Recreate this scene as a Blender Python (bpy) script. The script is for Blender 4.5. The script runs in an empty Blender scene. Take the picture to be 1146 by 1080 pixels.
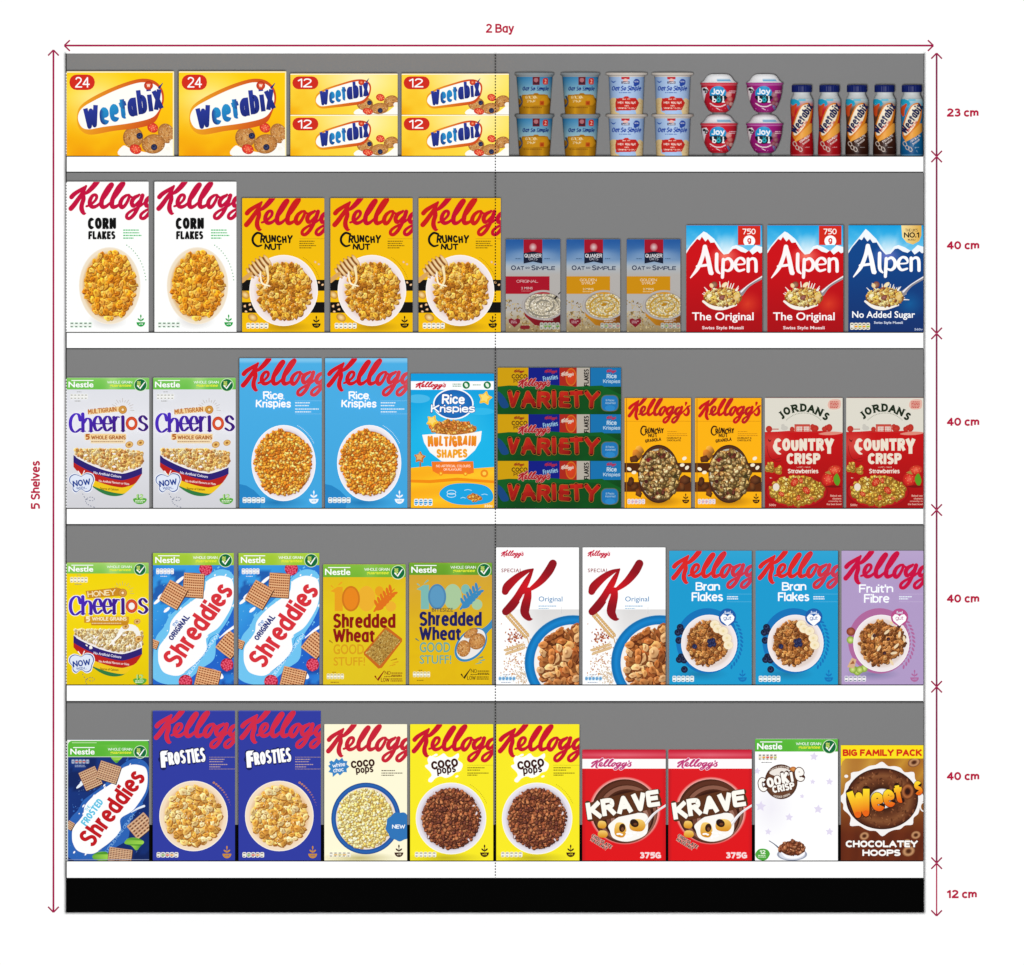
# cereal shelves, two bays
import bpy, math, random
import numpy as np
from mathutils.geometry import tessellate_polygon
from mathutils import Vector

S = 0.00203            # metres per unit of the front elevation (a shelf pitch of 197 units is 40 cm)
XC, YB = 573.0, 1021.0
col_root = bpy.context.scene.collection
PAINT = 0.80           # reflectance of the whitest paper or paint
STEP = 3.0e-6
PI = math.pi

def lin(v):
    v /= 255.0
    return v / 12.92 if v <= 0.04045 else ((v + 0.055) / 1.055) ** 2.4

def C_(c):
    if isinstance(c, str):
        c = c.lstrip('#')
        return tuple(int(c[i:i + 2], 16) for i in (0, 2, 4))
    return tuple(c)

def mix(a, b, t):
    a, b = C_(a), C_(b)
    t = max(0.0, min(1.0, t))
    return tuple(a[i] + (b[i] - a[i]) * t for i in range(3))

def hash2(i, j, s=0):
    n = (i * 374761393 + j * 668265263 + s * 2147483647) & 0xffffffff
    n = ((n ^ (n >> 13)) * 1274126177) & 0xffffffff
    return ((n ^ (n >> 16)) & 0xffff) / 65535.0

def noise(x, y, s=0):
    i, j = math.floor(x), math.floor(y)
    u, v = x - i, y - j
    u, v = u * u * (3 - 2 * u), v * v * (3 - 2 * v)
    a, b = hash2(i, j, s), hash2(i + 1, j, s)
    c, d = hash2(i, j + 1, s), hash2(i + 1, j + 1, s)
    return (a + (b - a) * u) * (1 - v) + (c + (d - c) * u) * v

def crom(pts, closed=False, n=6, extra=None):
    """Catmull-Rom through tuples of any length."""
    P = [tuple(map(float, p)) for p in pts]
    m = len(P); out = []
    rng = range(m) if closed else range(m - 1)
    for i in rng:
        if closed:
            p0, p1, p2, p3 = P[(i - 1) % m], P[i], P[(i + 1) % m], P[(i + 2) % m]
        else:
            p0, p1, p2, p3 = P[max(i - 1, 0)], P[i], P[i + 1], P[min(i + 2, m - 1)]
        for k in range(n):
            t = k / n; t2 = t * t; t3 = t2 * t
            out.append(tuple(0.5 * (2 * b + (c - a) * t + (2 * a - 5 * b + 4 * c - d) * t2 + (3 * b - a - 3 * c + d) * t3)
                             for a, b, c, d in zip(p0, p1, p2, p3)))
    if not closed:
        out.append(P[-1])
    return out

# ---------------------------------------------------------------- lettering
_glyphs = {}
def glyphs(s, off, space=1.0):
    """Outline lettering as letters: list of islands (verts, faces), each vert (x, y)."""
    key = (s, round(off, 4), space)
    if key in _glyphs:
        return _glyphs[key]
    cu = bpy.data.curves.new('lettering', 'FONT')
    cu.body = s; cu.size = 1.0; cu.offset = off; cu.resolution_u = 3
    cu.space_character = space
    ob = bpy.data.objects.new('lettering', cu)
    col_root.objects.link(ob)
    dg = bpy.context.evaluated_depsgraph_get(); dg.update()
    me = bpy.data.meshes.new_from_object(ob.evaluated_get(dg))
    V = [(v.co.x, v.co.y) for v in me.vertices]
    F = [tuple(p.vertices) for p in me.polygons]
    bpy.data.meshes.remove(me); bpy.data.objects.remove(ob); bpy.data.curves.remove(cu)
    par = list(range(len(V)))
    def find(a):
        while par[a] != a:
            par[a] = par[par[a]]; a = par[a]
        return a
    for f in F:
        r = find(f[0])
        for k in f[1:]:
            par[find(k)] = r
    isl = {}
    for f in F:
        isl.setdefault(find(f[0]), []).append([V[k] for k in f])
    out = sorted(isl.values(), key=lambda fs: min(p[0] for f in fs for p in f))
    _glyphs[key] = out
    return out

def gbox(g):
    xs = [p[0] for fs in g for f in fs for p in f]; ys = [p[1] for fs in g for f in fs for p in f]
    return min(xs), min(ys), max(xs), max(ys)

# ---------------------------------------------------------------- flat print
class Print:
    """Collects coloured convex faces, in front-elevation units, layer over layer, per named part."""
    def __init__(s, x0, y0, x1, y1, seed=1):
        s.clip = (x0, y0, x1, y1)
        s.parts = {}; s.order = []
        s.cur = None; s.z = 0
        s.vx, s.vy, s.vs = 0.0, 0.0, 1.0
        s.rnd = random.Random(seed)
        s.mask = None
        s.part('carton')
    def part(s, name):
        if name not in s.parts:
            s.parts[name] = []; s.order.append(name)
        s.cur = name
    def view(s, x, y, sc):
        s.vx, s.vy, s.vs = x, y, sc
    def px(s, x, y):
        return s.vx + x / s.vs, s.vy + y / s.vs
    def _face(s, pts, cols, z):
        """pts in elevation units; clipped to the box face (and the mask, a convex polygon)."""
        x0, y0, x1, y1 = s.clip
        P = [(p[0], p[1], c[0], c[1], c[2]) for p, c in zip(pts, cols)]
        def cut(P, a, b, c):       # keep a*x+b*y+c >= 0
            out = []
            for i in range(len(P)):
                p, q = P[i - 1], P[i]
                dp = a * p[0] + b * p[1] + c; dq = a * q[0] + b * q[1] + c
                if (dp >= 0) != (dq >= 0):
                    t = dp / (dp - dq)
                    out.append(tuple(p[k] + (q[k] - p[k]) * t for k in range(5)))
                if dq >= 0:
                    out.append(q)
            return out
        if min(p[0] for p in P) < x0: P = cut(P, 1, 0, -x0)
        if P and max(p[0] for p in P) > x1: P = cut(P, -1, 0, x1)
        if P and min(p[1] for p in P) < y0: P = cut(P, 0, 1, -y0)
        if P and max(p[1] for p in P) > y1: P = cut(P, 0, -1, y1)
        if P and s.mask:
            m = s.mask
            for i in range(len(m)):
                (ax, ay), (bx, by) = m[i - 1], m[i]
                a, b = -(by - ay), (bx - ax)
                P = cut(P, a, b, -(a * ax + b * ay))
                if not P: break
        if len(P) < 3: return
        ar = sum(P[i - 1][0] * P[i][1] - P[i][0] * P[i - 1][1] for i in range(len(P)))
        if abs(ar) < 1e-4: return
        if ar > 0: P.reverse()
        s.parts[s.cur].append(([(p[0], p[1]) for p in P], [(p[2], p[3], p[4]) for p in P], z))
    def _n(s, k=1):
        z = s.z; s.z += k; return z
    def emask(s, cx, cy, rx, ry, n=40):
        x, y = s.px(cx, cy)
        s.mask = [(x + rx / s.vs * math.cos(2 * PI * i / n), y + ry / s.vs * math.sin(2 * PI * i / n)) for i in range(n)]
    def nomask(s): s.mask = None
    # --- primitives, all in view units
    def P(s, pts, c, smooth=False, holes=None, n=5, cf=None):
        if smooth: pts = crom(pts, True, n)
        loops = [[s.px(*p[:2]) for p in pts]]
        src = list(pts)
        for h in holes or []:
            hh = crom(h, True, n) if smooth else h
            loops.append([s.px(*p[:2]) for p in hh]); src += list(hh)
        flat = [p for l in loops for p in l]
        tr = tessellate_polygon([[Vector((p[0], p[1], 0)) for p in l] for l in loops])
        z = s._n()
        base = None if cf else C_(c)
        for t in tr:
            s._face([flat[i] for i in t], [cf(src[i][0], src[i][1]) if cf else base for i in t], z)
    def under(s, prof, yb, cf, nx=60, ny=6):
        """fill from a ridge line down to a level, finely enough for a varying tint"""
        z = s._n()
        def top(x):
            for (xa, ya), (xb, yc) in zip(prof, prof[1:]):
                if xa <= x <= xb: return ya + (yc - ya) * (x - xa) / max(1e-6, xb - xa)
            return prof[-1][1]
        xs = sorted(set([prof[0][0] + (prof[-1][0] - prof[0][0]) * i / nx for i in range(nx + 1)] + [p[0] for p in prof]))
        for a, b in zip(xs, xs[1:]):
            for j in range(ny):
                q = [(x, top(x) + (yb - top(x)) * v / ny) for x, v in ((a, j), (b, j), (b, j + 1), (a, j + 1))]
                s._face([s.px(*p) for p in q], [C_(cf(*p)) for p in q], z)
    def R(s, x0, y0, x1, y1, c):
        s.P([(x0, y0), (x1, y0), (x1, y1), (x0, y1)], c)
    def RR(s, x0, y0, x1, y1, r, c):
        pts = []
        for cx, cy, a0 in ((x1 - r, y0 + r, -90), (x1 - r, y1 - r, 0), (x0 + r, y1 - r, 90), (x0 + r, y0 + r, 180)):
            for k in range(5):
                a = math.radians(a0 + 22.5 * k); pts.append((cx + r * math.cos(a), cy + r * math.sin(a)))
        s.P(pts, c)
    def G(s, x0, y0, x1, y1, f, nx=1, ny=8):
        """a tint that varies over a rectangle: f(u, v) -> colour"""
        z = s._n()
        cs = [[C_(f(i / nx, j / ny)) for i in range(nx + 1)] for j in range(ny + 1)]
        for j in range(ny):
            for i in range(nx):
                q = [(i, j), (i + 1, j), (i + 1, j + 1), (i, j + 1)]
                s._face([s.px(x0 + (x1 - x0) * a / nx, y0 + (y1 - y0) * b / ny) for a, b in q], [cs[b][a] for a, b in q], z)
    def E(s, cx, cy, rx, ry, c, rot=0, n=28, stops=None, z=None):
        """ellipse; stops = [(radius fraction, colour), ...] from centre outward"""
        stops = stops or [(0, c), (1, c)]
        if z is None: z = s._n()
        cr, sr = math.cos(math.radians(rot)), math.sin(math.radians(rot))
        def pt(r, k):
            a = 2 * PI * k / n; x, y = rx * r * math.cos(a), ry * r * math.sin(a)
            return s.px(cx + x * cr + y * sr, cy - x * sr + y * cr)
        for (r0, c0), (r1, c1) in zip(stops, stops[1:]):
            c0, c1 = C_(c0), C_(c1)
            for k in range(n):
                if r0 == 0:
                    s._face([s.px(cx, cy), pt(r1, k), pt(r1, k + 1)], [c0, c1, c1], z)
                else:
                    s._face([pt(r0, k), pt(r1, k), pt(r1, k + 1), pt(r0, k + 1)], [c0, c1, c1, c0], z)
    def O(s, cx, cy, rx, ry, w, c, rot=0, n=28, a0=0, a1=360):
        """ring or arc of width w inside the radius"""
        z = s._n(); cc = C_(c)
        cr, sr = math.cos(math.radians(rot)), math.sin(math.radians(rot))
        def pt(d, a):
            a = math.radians(a); x, y = (rx - d) * math.cos(a), (ry - d) * math.sin(a)
            return s.px(cx + x * cr + y * sr, cy - x * sr + y * cr)
        for k in range(n):
            a, b = a0 + (a1 - a0) * k / n, a0 + (a1 - a0) * (k + 1) / n
            s._face([pt(0, a), pt(0, b), pt(w, b), pt(w, a)], [cc] * 4, z)
    def S(s, pts, w, c, smooth=True, n=5, nib=None, cap=True, cf=None):
        """a pen stroke; w one width or one per point; nib=(thin, thick) follows the direction"""
        k = len(pts)
        ws = list(w) if isinstance(w, (list, tuple)) else [w] * k
        q = [(p[0], p[1], ws[i]) for i, p in enumerate(pts)]
        if smooth and k > 2: q = crom(q, False, n)
        m = len(q); L = []; Rr = []
        for i in range(m):
            a, b = q[max(i - 1, 0)], q[min(i + 1, m - 1)]
            dx, dy = b[0] - a[0], b[1] - a[1]; d = math.hypot(dx, dy) or 1
            dx /= d; dy /= d
            wd = q[i][2] / 2
            if nib: wd = (nib[0] + (nib[1] - nib[0]) * abs(dy) ** 1.3) / 2
            L.append((q[i][0] - dy * wd, q[i][1] + dx * wd)); Rr.append((q[i][0] + dy * wd, q[i][1] - dx * wd))
        z = s._n(9); cc = C_(c) if c is not None else None
        colr = (lambda x, y: C_(cf(x, y))) if cf else (lambda x, y: cc)
        for i in range(m - 1):
            f = [L[i], L[i + 1], Rr[i + 1], Rr[i]]
            s._face([s.px(*p) for p in f], [colr(*p) for p in f], z + 2.5 + 3.5 * i / m)
        if cap:
            for e, zz in ((0, z), (m - 1, z + 8.0)):
                r = math.hypot(L[e][0] - Rr[e][0], L[e][1] - Rr[e][1]) / 2
                o = q[e]
                pts8 = [(o[0] + r * math.cos(j * PI / 6), o[1] + r * math.sin(j * PI / 6)) for j in range(12)]
                s._face([s.px(*p) for p in pts8], [colr(o[0], o[1])] * 12, zz)
    def T(s, t, cx, cy, w, h, c, rot=0, bold=0.02, shear=0.0, out=None, arch=0.0, jig=0.0, warp=None, space=1.0, cf=None, taper=0.0):
        """lettering fitted to a w x h box centred on cx, cy; out=[(colour, width)...] draws borders first"""
        base = glyphs(t, bold, space); bx = gbox(base)
        sx, sy = w / (bx[2] - bx[0]), h / (bx[3] - bx[1])
        mx, my = (bx[0] + bx[2]) / 2, (bx[1] + bx[3]) / 2
        cr, sr = math.cos(math.radians(rot)), math.sin(math.radians(rot))
        jit = [(s.rnd.uniform(-1, 1), s.rnd.uniform(-1, 1), s.rnd.uniform(-1, 1)) for _ in range(60)]
        cen = [((min(p[0] for f in g for p in f) + max(p[0] for f in g for p in f)) / 2) for g in base]
        def lay(gl, cc, cfun):
            z = s._n(3)
            for gi, g in enumerate(gl):
                gx = (min(p[0] for f in g for p in f) + max(p[0] for f in g for p in f)) / 2
                ji = min(range(len(cen)), key=lambda k: abs(cen[k] - gx)) if jig else 0
                for f in g:
                    P = []; K = []
                    for x, y in f:
                        u, v = (x - mx) * sx, -(y - my) * sy
                        u -= shear * v
                        if jig:
                            g0 = (gx - mx) * sx; ja, jb, jc = jit[ji % 60]
                            du, dv = u - g0, v
                            a = ja * jig * 0.25; k = 1 + jb * jig * 0.2
                            u = g0 + (du * math.cos(a) - dv * math.sin(a)) * k
                            v = (du * math.sin(a) + dv * math.cos(a)) * k + jc * jig * h * 0.12
                        if taper: v *= 1 + taper * (2 * u / w)
                        if arch: v += arch * ((2 * u / w) ** 2 - 0.5)
                        X, Y = cx + u * cr + v * sr, cy - u * sr + v * cr
                        if warp: X, Y = warp(X, Y)
                        P.append(s.px(X, Y)); K.append(C_(cfun((u / w) + 0.5, (v / h) + 0.5)) if cfun else cc)
                    # letters are concave only between faces; the faces themselves are triangles or quads
                    s._face(P, K, z + 2.0 * (gi % 2) / 2)
        for oc, ow in out or []:
            lay(glyphs(t, bold + ow, space), C_(oc), None)
        lay(base, C_(c) if c is not None else None, cf)
    def dash(s, x, y, w, c, rows=1, gap=1.6, th=0.8, word=(2, 6)):
        """rows of print too small to read, in elevation units below the view point x, y; w in view units"""
        for r in range(rows):
            X, Y = s.px(x, y); Y += r * gap; x1 = X + w / s.vs * s.rnd.uniform(0.72, 1.0)
            z = s._n(); cc = C_(c)
            while X < x1:
                ww = s.rnd.uniform(*word) * 0.45
                e = min(X + ww, x1)
                s._face([(X, Y), (e, Y), (e, Y + th), (X, Y + th)], [cc] * 4, z)
                X = e + 0.45
    # --- food
    def blob(s, X, Y, r, cc, ce, rot=0, asp=1.0, n=8, jag=0.25, z=None, tilt=0.0):
        """an irregular morsel in elevation units; centre tint cc, edge tint ce, lit from the upper left"""
        if z is None: z = s._n()
        rd = s.rnd; P = []; K = []
        cc, ce = C_(cc), C_(ce)
        for k in range(n):
            a = 2 * PI * k / n
            q = r * (1 + rd.uniform(-jag, jag))
            x, y = q * math.cos(a), q * asp * math.sin(a)
            xr, yr = x * math.cos(rot) - y * math.sin(rot), x * math.sin(rot) + y * math.cos(rot)
            P.append((X + xr, Y + yr))
            li = (-xr - yr) / (r + 1e-6) * tilt
            K.append(tuple(max(0, min(255, v * (1 + li))) for v in ce))
        for k in range(n):
            s._face([(X, Y), P[k - 1], P[k]], [cc, K[k - 1], K[k]], z)
    def heap(s, cx, cy, rx, ry, kind, size, pal, back, seed=0, dens=1.0, keep=None):
        """a heaped helping filling an ellipse (view units); size in elevation units"""
        rd = random.Random(seed * 77 + 5); old = s.rnd; s.rnd = rd
        X0, Y0 = s.px(cx, cy); RX, RY = rx / s.vs, ry / s.vs
        s.E(cx, cy, rx * 0.90, ry * 0.90, back)
        pts = []; st = size * 0.92 / math.sqrt(dens); j = -int(RY / st) - 1
        while j * st <= RY:
            i = -int(RX / st) - 1
            while i * st <= RX:
                x = (i + 0.5 * (j & 1) + rd.uniform(-.35, .35)) * st; y = (j + rd.uniform(-.35, .35)) * st
                if (x / RX) ** 2 + (y / RY) ** 2 < 0.93 and (keep is None or keep(x / RX, y / RY)):
                    pts.append((x + X0, y + Y0))
                i += 1
            j += 1
        rd.shuffle(pts)
        for x, y in pts:
            c = C_(rd.choice(pal)); v = rd.uniform(0.86, 1.12)
            c = tuple(min(255, k * v) for k in c)
            dk = tuple(k * q for k, q in zip(c, (0.64, 0.49, 0.35))); hi = tuple(min(255, k * 1.1 + 26) for k in c)
            r = size * rd.uniform(0.60, 0.93)
            a = rd.uniform(0, PI)
            if kind == 'flake':
                asp = rd.uniform(.55, .85)
                s.blob(x + r * .14, y + r * .2, r * 1.02, dk, mix(dk, back, .5), a, asp + .05, 8, .2)
                s.blob(x, y, r, c, mix(c, hi, .45), a, asp, 10, .26, tilt=.16)
                # curled lip and hollow
                ox, oy = rd.uniform(-.22, .22) * r, rd.uniform(-.2, .2) * r
                s.blob(x + ox, y + oy, r * .62, mix(c, dk, .7), c, a + .3, asp * .7, 7, .3)
                if rd.random() < .6: s.blob(x - r * .3, y - r * .3, r * .3, mix(hi, '#fff4d0', .5), hi, a, .45, 6, .2)
            elif kind == 'puff':
                s.blob(x + r * .2, y + r * .25, r, dk, C_(back), a, .8, 7, .08)
                s.blob(x, y, r * .95, hi, tuple(k * .9 for k in c), a, rd.uniform(.6, .9), 7, .08, tilt=.22)
            elif kind == 'ring':
                A = s.rnd.uniform(.6, 1)
                s.blob(x + r * .15, y + r * .25, r * 1.05, dk, dk, a, A, 9, .06)
                s.blob(x, y, r, c, hi if rd.random() < .6 else c, a, A, 9, .08, tilt=.2)
                s.blob(x, y, r * .34, C_(back), dk, a, A, 7, .1)
            elif kind == 'oat':
                s.blob(x, y, r, hi, c, a, rd.uniform(.4, .7), 7, .15, tilt=.12)
            elif kind == 'cluster':
                s.blob(x + r * .2, y + r * .3, r * 1.1, dk, C_(back), a, .9, 8, .2)
                s.blob(x, y, r, c, dk, a, .85, 9, .28, tilt=.2)
                for _ in range(4):
                    s.blob(x + rd.uniform(-.55, .55) * r, y + rd.uniform(-.5, .5) * r, r * .33, hi, c, rd.uniform(0, 3), .7, 6, .2, tilt=.2)
        s.rnd = old
    def bowl(s, cx, cy, rx, ry, rim=0.14, white='#f6f2ee', inner='#e2d8d2', edge='#ffffff', shadow=None):
        if shadow: s.E(cx + rx * .02, cy + ry * .05, rx * 1.01, ry * 1.01, shadow, n=44)
        s.E(cx, cy, rx, ry, white, n=48, stops=[(0, inner), (1 - rim, inner), (1 - rim * .55, white), (0.965, white), (1, edge)])
    # --- shared packaging marks
    def nutri(s, x, y, w, h, cols=None, base='#f2f2ee', ink='#55534f'):
        cols = cols or ['#f2f2ee'] * 5; k = len(cols); d = w / k
        for i in range(k):
            s.RR(x + i * d + d * .04, y, x + (i + 1) * d - d * .04, y + h, d * .28, base)
            s.R(x + i * d + d * .12, y + h * .42, x + (i + 1) * d - d * .12, y + h * .66, cols[i])
            X = x + i * d + d * .2
            s.R(X, y + h * .16, X + d * .55, y + h * .3, ink); s.R(X, y + h * .72, X + d * .45, y + h * .86, ink)
    def icon(s, x, y, r, c, hole=None):
        """half bowl with a sprig over it"""
        s.P([(x - r, y)] + [(x + r * .92 * math.cos(a), y + r * .95 * math.sin(a)) for a in [PI - i * PI / 10 for i in range(0, 11)]][::1] + [(x + r, y)], c)
        s.S([(x, y - r * .1), (x, y - r * 1.1)], r * .12, c, cap=False)
        s.E(x, y - r * 1.3, r * .16, r * .34, c, n=10)
        for sg in (-1, 1):
            s.E(x + sg * r * .36, y - r * .55, r * .4, r * .17, c, rot=sg * 40, n=10)
        if hole: s.T('x10', x, y + r * .38, r * .9, r * .36, hole, bold=0.02)

def kelloggs(s, x0, y0, k, c, ky=None, full=False, out=None, cf=None, grow=0.0):
    """the script word; x0, y0 upper left in view units, k view units per script unit (script is about 1310 x 540)"""
    ky = ky or k
    st = [([(74, 240), (112, 200), (190, 148), (262, 98)], [52, 50, 40, 18]),
          ([(262, 98), (214, 190), (150, 282), (104, 345), (66, 388)], [24, 44, 52, 56, 56]),
          ([(404, 42), (352, 106), (285, 172), (226, 206)], [62, 60, 46, 20]),
          ([(228, 214), (228, 268), (206, 340), (206, 400), (232, 448), (254, 448)], [40, 50, 50, 54, 40, 14]),
          ([(266, 358), (322, 335), (380, 282), (398, 238), (384, 212), (346, 222), (314, 276), (312, 332), (346, 366), (400, 352), (446, 312)],
           [22, 26, 30, 34, 34, 38, 46, 50, 46, 34, 26]),
          ([(446, 312), (516, 224), (580, 120), (600, 82), (580, 74), (532, 130), (480, 232), (458, 318), (474, 366), (520, 358), (566, 318)],
           [24, 30, 36, 36, 38, 40, 50, 54, 50, 36, 26]),
          ([(566, 318), (648, 224), (722, 112), (746, 66), (728, 58), (676, 110), (618, 222), (592, 316), (606, 366), (656, 356), (690, 330)],
           [24, 30, 36, 36, 38, 40, 50, 54, 50, 36, 26]),
          ([(778, 218), (728, 258), (700, 322), (718, 370), (756, 352), (796, 288), (818, 222), (792, 214)], [32, 42, 50, 48, 38, 34, 32, 26]),
          ([(822, 226), (852, 244), (896, 238), (944, 210)], [26, 24, 26, 26]),
          ([(930, 222), (880, 250), (848, 302), (862, 352), (898, 338), (944, 286)], [34, 46, 50, 46, 32, 24]),
          ([(986, 218), (962, 290), (924, 380), (880, 458), (824, 512), (784, 504), (788, 462), (836, 420), (900, 386), (964, 350), (1012, 312)],
           [46, 48, 44, 42, 38, 36, 34, 30, 26, 24, 24]),
          ([(1108, 226), (1058, 254), (1028, 306), (1040, 354), (1076, 340), (1122, 286)], [34, 46, 50, 46, 32, 24]),
          ([(1164, 218), (1142, 290), (1104, 380), (1060, 458), (1004, 512), (964, 504), (968, 462), (1016, 420), (1080, 386), (1140, 352), (1186, 312), (1240, 262)],
           [46, 48, 44, 42, 38, 36, 34, 30, 26, 24, 24, 22])]
    if full:
        st += [([(1240, 262), (1288, 216), (1330, 196)], [22, 24, 18]),
               ([(1284, 214), (1296, 262), (1304, 312), (1276, 366), (1236, 372), (1210, 346)], [30, 40, 46, 44, 34, 28]),
               ([(1252, 140), (1240, 186)], [42, 14])]
    def go(col, extra, cfn):
        for pts, w in st:
            s.S([(x0 + p[0] * k, y0 + p[1] * ky) for p in pts], [(q * 1.03 + 6 + extra + grow) * (k + ky) / 2 for q in w], col, n=4, cf=cfn)
    if out: go(out[0], out[1], None)
    go(c, 0, cf)

def nestle(s, x0, y0, x1, y1, g1='#6cc04a', g2='#5fb840', mid='#c9e8a0'):
    w, h = x1 - x0, y1 - y0
    s.part('banner')
    s.G(x0, y0, x1, y1, lambda u, v: mix(mix(g1, g2, v), mid, max(0, 1 - abs(u - .56) / .12) * .5 + (.15 if v < .15 else 0)), 24, 4)
    s.T('Nestle', x0 + w * .18, y0 + h * .58, w * .30, h * .50, '#ffffff', bold=0.025)
    s.R(x0 + w * .065, y0 + h * .2, x0 + w * .33, y0 + h * .27, '#ffffff')
    s.T('WHOLE GRAIN', x0 + w * .645, y0 + h * .38, w * .30, h * .22, '#ffffff', bold=0.03)
    s.T('guarantee', x0 + w * .655, y0 + h * .68, w * .26, h * .26, '#e8ee3c', bold=0.02, shear=.3)
    s.E(x0 + w * .895, y0 + h * .62, h * .56, h * .56, '#d8efc8')
    s.E(x0 + w * .895, y0 + h * .62, h * .51, h * .51, '#0e6b3a')
    s.S([(x0 + w * .862, y0 + h * .68), (x0 + w * .888, y0 + h * .92), (x0 + w * .945, y0 + h * .38)], [h * .14, h * .13, h * .07], '#ffffff', smooth=False)
    s.S([(x0 + w * .88, y0 + h * .80), (x0 + w * .872, y0 + h * .28)], h * .05, '#b8d86a', cap=False)
    for k in range(3):
        for sg in (-1, 1):
            s.E(x0 + w * .875 + sg * h * .09, y0 + h * (.36 + .13 * k), h * .08, h * .045, '#cfe06a', rot=sg * 40, n=8)
    s.part('carton')
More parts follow.
